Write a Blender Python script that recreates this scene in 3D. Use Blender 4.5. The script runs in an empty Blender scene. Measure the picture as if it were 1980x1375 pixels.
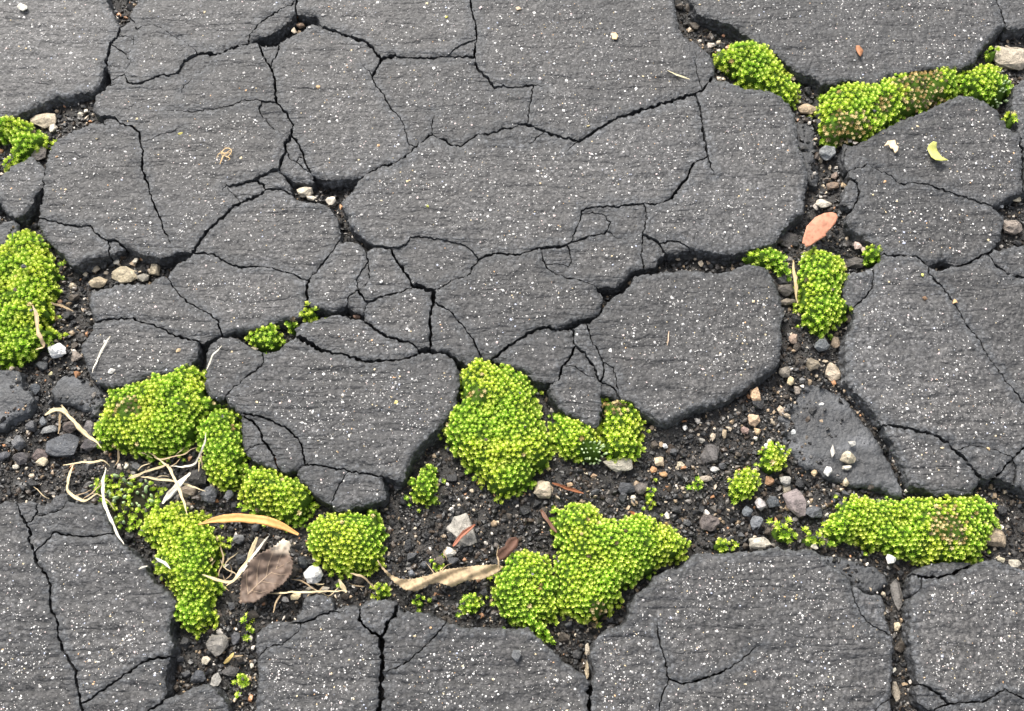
import bpy, bmesh, math, random
import numpy as np
from mathutils import Vector, Matrix
from mathutils.geometry import delaunay_2d_cdt

# ------------------------------------------------------------------ camera, sky, sun, exposure
sc = bpy.context.scene
col = sc.collection
TOP = 0.010                      # height of the asphalt surface above the soil bed (m)
PITCH = math.radians(65)         # camera looks down by this much
HFOV = math.radians(54)
WID, HEI = 1980.0, 1375.0
DIST = 0.25 / math.tan(HFOV / 2)
CAM = np.array([0.0, -DIST * math.cos(PITCH), TOP + DIST * math.sin(PITCH)])
cam_d = bpy.data.cameras.new('camera')
cam_d.sensor_fit = 'HORIZONTAL'
cam_d.angle = HFOV
cam_d.clip_start = 0.01
cam_d.clip_end = 400
cam = bpy.data.objects.new('camera', cam_d)
cam.location = CAM
cam.rotation_euler = (math.pi / 2 - PITCH, 0, 0)
col.objects.link(cam)
sc.camera = cam

SUN_AZ = math.radians(-24)     # compass direction of the light, from +Y towards +X
SUN_EL = math.radians(47)
world = bpy.data.worlds.new('World')
sc.world = world
world.use_nodes = True
wn = world.node_tree
wn.nodes.clear()
sky = wn.nodes.new('ShaderNodeTexSky')
sky.sky_type = 'NISHITA'
sky.sun_disc = False
sky.sun_elevation = SUN_EL
sky.sun_rotation = SUN_AZ
sky.air_density = 1.0
sky.dust_density = 4.0
sky.ozone_density = 1.0
bg = wn.nodes.new('ShaderNodeBackground')
bg.inputs['Strength'].default_value = 0.145
wo = wn.nodes.new('ShaderNodeOutputWorld')
hs = wn.nodes.new('ShaderNodeHueSaturation')      # thin bright cloud: a paler sky
hs.inputs['Saturation'].default_value = 0.35
wn.links.new(sky.outputs[0], hs.inputs['Color'])
wn.links.new(hs.outputs[0], bg.inputs[0])
wn.links.new(bg.outputs[0], wo.inputs[0])
sun_d = bpy.data.lights.new('sun', 'SUN')
sun_d.energy = 2.0
sun_d.angle = math.radians(17)
sun_d.color = (1.0, 0.95, 0.87)
sun = bpy.data.objects.new('sun', sun_d)
sdir = Vector((math.sin(SUN_AZ) * math.cos(SUN_EL), math.cos(SUN_AZ) * math.cos(SUN_EL), math.sin(SUN_EL)))
sun.rotation_euler = sdir.to_track_quat('Z', 'Y').to_euler()
sun.location = sdir * 3
col.objects.link(sun)
sc.view_settings.view_transform = 'Standard'
sc.view_settings.look = 'None'
sc.view_settings.exposure = 1.28
sc.view_settings.gamma = 1.0
sc.render.engine = 'CYCLES'

# ------------------------------------------------------------------ survey grid -> metres
F_PX = (WID / 2) / math.tan(HFOV / 2)
UPV = np.array([0.0, math.sin(PITCH), math.cos(PITCH)])
FWD = np.array([0.0, math.cos(PITCH), -math.sin(PITCH)])

def at(x, y, z=TOP):
    """survey point (x right, y towards the near edge) on the level z, in metres"""
    x = np.asarray(x, float); y = np.asarray(y, float); z = np.asarray(z, float)
    dx = (x - WID / 2) / F_PX
    dy = (HEI / 2 - y) / F_PX
    dirx = dx
    diry = FWD[1] + dy * UPV[1]
    dirz = FWD[2] + dy * UPV[2]
    t = (z - CAM[2]) / dirz
    return np.stack(np.broadcast_arrays(CAM[0] + dirx * t, CAM[1] + diry * t, z), axis=-1)

def unit(y):
    """metres per survey unit around row y"""
    a = at(990, y); b = at(991, y)
    return (b - a)[..., 0]

# ------------------------------------------------------------------ noise
_rng = np.random.RandomState(7)
_TAB = _rng.rand(256, 256)

def vnoise(x, y, seed=0):
    x = np.asarray(x, float) + seed * 17.31
    y = np.asarray(y, float) + seed * 41.77
    xi = np.floor(x).astype(int); yi = np.floor(y).astype(int)
    fx = x - xi; fy = y - yi
    fx = fx * fx * (3 - 2 * fx); fy = fy * fy * (3 - 2 * fy)
    a = _TAB[xi & 255, yi & 255]; b = _TAB[(xi + 1) & 255, yi & 255]
    c = _TAB[xi & 255, (yi + 1) & 255]; d = _TAB[(xi + 1) & 255, (yi + 1) & 255]
    return (a * (1 - fx) + b * fx) * (1 - fy) + (c * (1 - fx) + d * fx) * fy

def fbm(x, y, seed=0, o=3):
    s = 0; a = 0.5; n = 0
    for i in range(o):
        s = s + a * vnoise(x * 2 ** i, y * 2 ** i, seed + i * 3); n += a; a *= 0.5
    return s / n

def seg_dist(P, A, B):
    """distance of each point to the nearest segment; returns dist, index"""
    best = np.full(len(P), 1e9); idx = np.zeros(len(P), int)
    AB = B - A; L2 = np.maximum((AB ** 2).sum(1), 1e-12)
    for s in range(0, len(P), 2000):
        p = P[s:s + 2000]
        t = np.clip(((p[:, None, :] - A) * AB).sum(2) / L2, 0, 1)
        q = A + t[..., None] * AB
        d = ((p[:, None, :] - q) ** 2).sum(2)
        k = d.argmin(1)
        best[s:s + 2000] = np.sqrt(d[np.arange(len(p)), k]); idx[s:s + 2000] = k
    return best, idx

def inside(P, poly):
    x = P[:, 0]; y = P[:, 1]; c = np.zeros(len(P), bool)
    j = len(poly) - 1
    for i in range(len(poly)):
        xi, yi = poly[i]; xj, yj = poly[j]
        if yi != yj:
            m = ((yi > y) != (yj > y)) & (x < (xj - xi) * (y - yi) / (yj - yi) + xi)
            c ^= m
        j = i
    return c

# ------------------------------------------------------------------ mesh helpers
def mk(name, V, T, mat, parent=None, colors=None, smooth=False, label=None, cat=None, group=None, kind=None, attrs=None, origin=None):
    """one mesh object from vertex array and triangle array"""
    V = np.asarray(V, dtype=np.float32); T = np.asarray(T, dtype=np.int32)
    me = bpy.data.meshes.new(name)
    if origin is not None:
        V = V - np.asarray(origin, dtype=np.float32)
    me.vertices.add(len(V)); me.vertices.foreach_set('co', V.ravel())
    n = T.shape[1]
    me.loops.add(len(T) * n); me.loops.foreach_set('vertex_index', T.ravel())
    me.polygons.add(len(T))
    me.polygons.foreach_set('loop_start', np.arange(0, len(T) * n, n, dtype=np.int32))
    me.polygons.foreach_set('loop_total', np.full(len(T), n, dtype=np.int32))
    me.polygons.foreach_set('use_smooth', np.full(len(T), smooth, dtype=bool))
    if colors is not None:
        c = np.ones((len(V), 4), dtype=np.float32); c[:, :3] = colors
        a = me.color_attributes.new('Col', 'FLOAT_COLOR', 'POINT'); a.data.foreach_set('color', c.ravel())
    for k, v in (attrs or {}).items():
        a = me.attributes.new(k, 'FLOAT', 'POINT'); a.data.foreach_set('value', np.asarray(v, dtype=np.float32))
    me.update(); me.validate()
    me.materials.append(mat)
    o = bpy.data.objects.new(name, me); col.objects.link(o)
    if origin is not None:
        o.location = origin
    if parent is not None:
        o.parent = parent
        if origin is None:
            o.matrix_parent_inverse = Matrix.Translation(parent.location).inverted()
        else:
            o.location = Vector(origin) - parent.location
    if label: o['label'] = label
    if cat: o['category'] = cat
    if group: o['group'] = group
    if kind: o['kind'] = kind
    return o

# ------------------------------------------------------------------ materials
class NT:
    def __init__(s, name):
        s.m = bpy.data.materials.new(name); s.m.use_nodes = True
        s.t = s.m.node_tree; s.b = s.t.nodes['Principled BSDF']; s.o = s.t.nodes['Material Output']
    def n(s, t, **kw):
        x = s.t.nodes.new(t)
        for k, v in kw.items():
            if k in x.inputs: x.inputs[k].default_value = v
            else: setattr(x, k, v)
        return x
    def l(s, a, b): s.t.links.new(a, b)
    def coords(s, scale=(1, 1, 1)):
        g = s.n('ShaderNodeNewGeometry'); m = s.n('ShaderNodeMapping'); m.inputs['Scale'].default_value = scale
        s.l(g.outputs['Position'], m.inputs['Vector']); return m.outputs[0]
    def noise(s, vec, scale, detail=3, rough=0.55):
        x = s.n('ShaderNodeTexNoise'); x.inputs['Scale'].default_value = scale; x.inputs['Detail'].default_value = detail
        x.inputs['Roughness'].default_value = rough; s.l(vec, x.inputs['Vector']); return x.outputs['Fac']
    def ramp(s, fac, stops):
        r = s.n('ShaderNodeValToRGB'); e = r.color_ramp.elements
        while len(e) < len(stops): e.new(0.5)
        for i, (p, c) in enumerate(stops):
            e[i].position = p; e[i].color = (c[0], c[1], c[2], 1) if isinstance(c, tuple) else (c, c, c, 1)
        s.l(fac, r.inputs[0]); return r.outputs[0]
    def mix(s, f, a, b, mode='MIX'):
        x = s.n('ShaderNodeMix', data_type='RGBA', blend_type=mode)
        for i, v in ((0, f), (6, a), (7, b)):
            if isinstance(v, (int, float)): x.inputs[i].default_value = v
            elif isinstance(v, tuple): x.inputs[i].default_value = (v[0], v[1], v[2], 1)
            else: s.l(v, x.inputs[i])
        return x.outputs[2]
    def math(s, op, a, b=0.0):
        x = s.n('ShaderNodeMath', operation=op)
        for i, v in ((0, a), (1, b)):
            if isinstance(v, (int, float)): x.inputs[i].default_value = v
            else: s.l(v, x.inputs[i])
        return x.outputs[0]
    def attr(s, name):
        x = s.n('ShaderNodeAttribute'); x.attribute_name = name; return x
    def bump(s, h, strength, dist, prev=None):
        x = s.n('ShaderNodeBump'); x.inputs['Strength'].default_value = strength; x.inputs['Distance'].default_value = dist
        s.l(h, x.inputs['Height'])
        if prev is not None: s.l(prev, x.inputs['Normal'])
        return x.outputs[0]

def asphalt_mat(name, use_edge=True, grooved=True):
    k = NT(name)
    p = k.coords()
    big = k.noise(p, 14, 3); pat = k.noise(p, 42, 4, 0.6); mid = k.noise(p, 170, 4, 0.6); pit = k.noise(p, 480, 4, 0.7); fine = k.noise(p, 1700, 2, 0.7)
    # trowel grooves: long wandering lines across the slabs
    wv = k.n('ShaderNodeVectorMath', operation='ADD')
    ps = k.coords((0.10, 1, 1))
    dn = k.n('ShaderNodeTexNoise'); dn.inputs['Scale'].default_value = 60; k.l(p, dn.inputs['Vector'])
    sc2 = k.n('ShaderNodeVectorMath', operation='SCALE'); sc2.inputs['Scale'].default_value = 0.005; k.l(dn.outputs['Color'], sc2.inputs[0])
    k.l(ps, wv.inputs[0]); k.l(sc2.outputs[0], wv.inputs[1])
    g1 = k.noise(wv.outputs[0], 120, 2, 0.5)
    gl = k.math('ABSOLUTE', k.math('SUBTRACT', g1, 0.5))
    groove = k.ramp(gl, [(0.0, 0.0), (0.030, 0.55), (0.10, 1.0)])
    brk = k.ramp(pat, [(0.32, 0.15), (0.55, 1.0)])
    groove = k.mix(brk, (1, 1, 1), groove)
    if not grooved: groove = k.ramp(gl, [(0.0, 1.0), (1.0, 1.0)])
    base = k.ramp(mid, [(0.25, (0.041, 0.041, 0.042)), (0.55, (0.061, 0.060, 0.061)), (0.8, (0.084, 0.083, 0.084))])
    base = k.mix(k.ramp(big, [(0.36, 0.0), (0.66, 0.7)]), base, (0.066, 0.062, 0.059))
    base = k.mix(k.ramp(pat, [(0.60, 0.0), (0.70, 0.6)]), base, (0.036, 0.037, 0.040))
    base = k.mix(k.ramp(pat, [(0.30, 0.45), (0.40, 0.0)]), base, (0.084, 0.083, 0.084))
    if use_edge:
        e = k.attr('edge').outputs['Fac']
        en = k.math('ADD', e, k.math('MULTIPLY', k.math('SUBTRACT', mid, 0.5), 1.5))
        bare = k.ramp(en, [(0.25, 1.0), (0.7, 0.0)])
        bb = k.ramp(mid, [(0.3, (0.042, 0.045, 0.049)), (0.7, (0.076, 0.081, 0.088))])
        base = k.mix(k.math('MULTIPLY', bare, 0.75), base, bb)
    vo = k.n('ShaderNodeTexVoronoi'); vo.inputs['Scale'].default_value = 640; k.l(p, vo.inputs['Vector'])
    sx_ = k.n('ShaderNodeSeparateColor'); k.l(vo.outputs['Color'], sx_.inputs[0])
    grain = k.ramp(sx_.outputs[0], [(0.0, 0.40), (0.35, 0.82), (0.75, 1.12), (1.0, 2.1)])
    base = k.mix(0.85, base, grain, 'MULTIPLY')
    base = k.mix(k.ramp(vo.outputs['Distance'], [(0.45, 0.0), (0.75, 0.7)]), base, (0.016, 0.0155, 0.0155))
    base = k.mix(k.ramp(pit, [(0.36, 0.85), (0.47, 0.0)]), base, (0.014, 0.0135, 0.0135))
    base = k.mix(k.ramp(pit, [(0.56, 0.0), (0.70, 0.5)]), base, (0.128, 0.124, 0.122))
    base = k.mix(k.ramp(fine, [(0.38, 0.5), (0.5, 0.0)]), base, (0.02, 0.02, 0.02))
    base = k.mix(k.math('MULTIPLY', k.math('SUBTRACT', 1.0, groove), 0.22), base, (0.024, 0.023, 0.023))
    oi = k.n('ShaderNodeObjectInfo')
    tone = k.n('ShaderNodeMapRange'); k.l(oi.outputs['Random'], tone.inputs['Value']); tone.inputs['To Min'].default_value = 0.84; tone.inputs['To Max'].default_value = 1.12
    if not grooved: base = k.mix(0.62, base, k.ramp(pat, [(0.40, (0.026, 0.027, 0.029)), (0.54, (0.044, 0.047, 0.051)), (0.66, (0.130, 0.135, 0.145))]))
    base = k.mix(1.0, base, tone.outputs[0], 'MULTIPLY')
    blot = k.noise(p, 8.5, 5, 0.62)
    base = k.mix(1.0, base, k.ramp(blot, [(0.34, 0.76), (0.5, 1.0), (0.66, 1.22)]), 'MULTIPLY')
    k.l(base, k.b.inputs['Base Color'])
    k.l(k.ramp(mid, [(0.2, 0.50), (0.8, 0.70)]), k.b.inputs['Roughness'])
    k.b.inputs['Specular IOR Level'].default_value = 0.5
    soft = k.noise(wv.outputs[0], 210, 3, 0.6)
    nb = k.bump(soft, 0.8 if grooved else 0.2, 0.0008)
    nb = k.bump(groove, 0.8, 0.0007, nb)
    nb = k.bump(mid, 0.6, 0.0010, nb)
    nb = k.bump(pit, 0.9, 0.0011 if grooved else 0.0009, nb)
    vh = k.math('SUBTRACT', 1.0, vo.outputs['Distance'])
    nb = k.bump(vh, 0.6, 0.0006, nb)
    nb = k.bump(fine, 0.7, 0.0003, nb)
    k.l(nb, k.b.inputs['Normal'])
    return k.m

def col_mat(name, rough=0.7, spec=0.3, nscale=700, namt=0.5, bump=0.5, bdist=0.0004, trans=0.0):
    """colour from the mesh's own colours, with speckle and relief"""
    k = NT(name)
    c = k.attr('Col').outputs['Color']
    p = k.coords(); f = k.noise(p, nscale, 3, 0.65)
    d = k.mix(namt, c, k.ramp(f, [(0.25, 0.35), (0.5, 0.95), (0.75, 1.0)]), 'MULTIPLY')
    k.l(d, k.b.inputs['Base Color'])
    k.b.inputs['Roughness'].default_value = rough
    k.b.inputs['Specular IOR Level'].default_value = spec
    if bump: k.l(k.bump(f, bump, bdist), k.b.inputs['Normal'])
    if trans:
        t = k.n('ShaderNodeBsdfTranslucent'); k.l(d, t.inputs['Color'])
        x = k.n('ShaderNodeMixShader'); x.inputs[0].default_value = trans
        k.l(k.b.outputs[0], x.inputs[1]); k.l(t.outputs[0], x.inputs[2]); k.l(x.outputs[0], k.o.inputs['Surface'])
    return k.m

def soil_mat():
    k = NT('wet_black_soil')
    p = k.coords(); a = k.noise(p, 130, 4, 0.65); f = k.noise(p, 900, 3, 0.7)
    b = k.ramp(a, [(0.3, (0.006, 0.0052, 0.0045)), (0.55, (0.014, 0.012, 0.010)), (0.75, (0.038, 0.030, 0.022))])
    b = k.mix(k.ramp(f, [(0.62, 0.0), (0.75, 0.6)]), b, (0.16, 0.13, 0.10))
    k.l(b, k.b.inputs['Base Color'])
    k.l(k.ramp(f, [(0.3, 0.35), (0.6, 0.85)]), k.b.inputs['Roughness'])
    k.l(k.bump(f, 0.9, 0.0009, k.bump(a, 0.8, 0.002)), k.b.inputs['Normal'])
    return k.m

M_ASPH = asphalt_mat('weathered_asphalt')
M_BARE = asphalt_mat('bare_worn_asphalt', True, False)
M_SHEET = asphalt_mat('asphalt_sheet', False)
M_SOIL = soil_mat()
M_GRAN = col_mat('mineral_granule', 0.45, 0.5, 2500, 0.25, 0.3, 0.0002)
M_GRIT = col_mat('grit', 0.42, 0.5, 900, 0.55, 0.6, 0.0004)
def stone_mat():
    k = NT('stone')
    c = k.attr('Col').outputs['Color']; p = k.coords()
    a = k.noise(p, 260, 4, 0.7); f = k.noise(p, 1100, 3, 0.7)
    d = k.mix(0.85, c, k.ramp(a, [(0.30, 0.35), (0.48, 0.85), (0.7, 1.25)]), 'MULTIPLY')
    d = k.mix(k.ramp(f, [(0.30, 0.8), (0.42, 0.0)]), d, (0.020, 0.018, 0.016))
    d = k.mix(k.ramp(f, [(0.62, 0.0), (0.74, 0.5)]), d, (0.50, 0.47, 0.42))
    k.l(d, k.b.inputs['Base Color']); k.b.inputs['Roughness'].default_value = 0.62
    k.b.inputs['Specular IOR Level'].default_value = 0.35
    k.l(k.bump(f, 0.8, 0.0006, k.bump(a, 0.8, 0.0014)), k.b.inputs['Normal'])
    return k.m
M_STONE = stone_mat()
M_MOSS = col_mat('moss_leaf', 0.5, 0.35, 1200, 0.10, 0.0, 0.0, 0.22)
M_MOUND = col_mat('moss_peat', 0.9, 0.1, 700, 0.6, 0.8, 0.0008)
M_STRAW = col_mat('dry_grass', 0.55, 0.35, 1300, 0.35, 0.3, 0.0002, 0.12)
M_LEAF = col_mat('dry_leaf', 0.6, 0.3, 600, 0.35, 0.4, 0.0003, 0.12)

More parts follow.
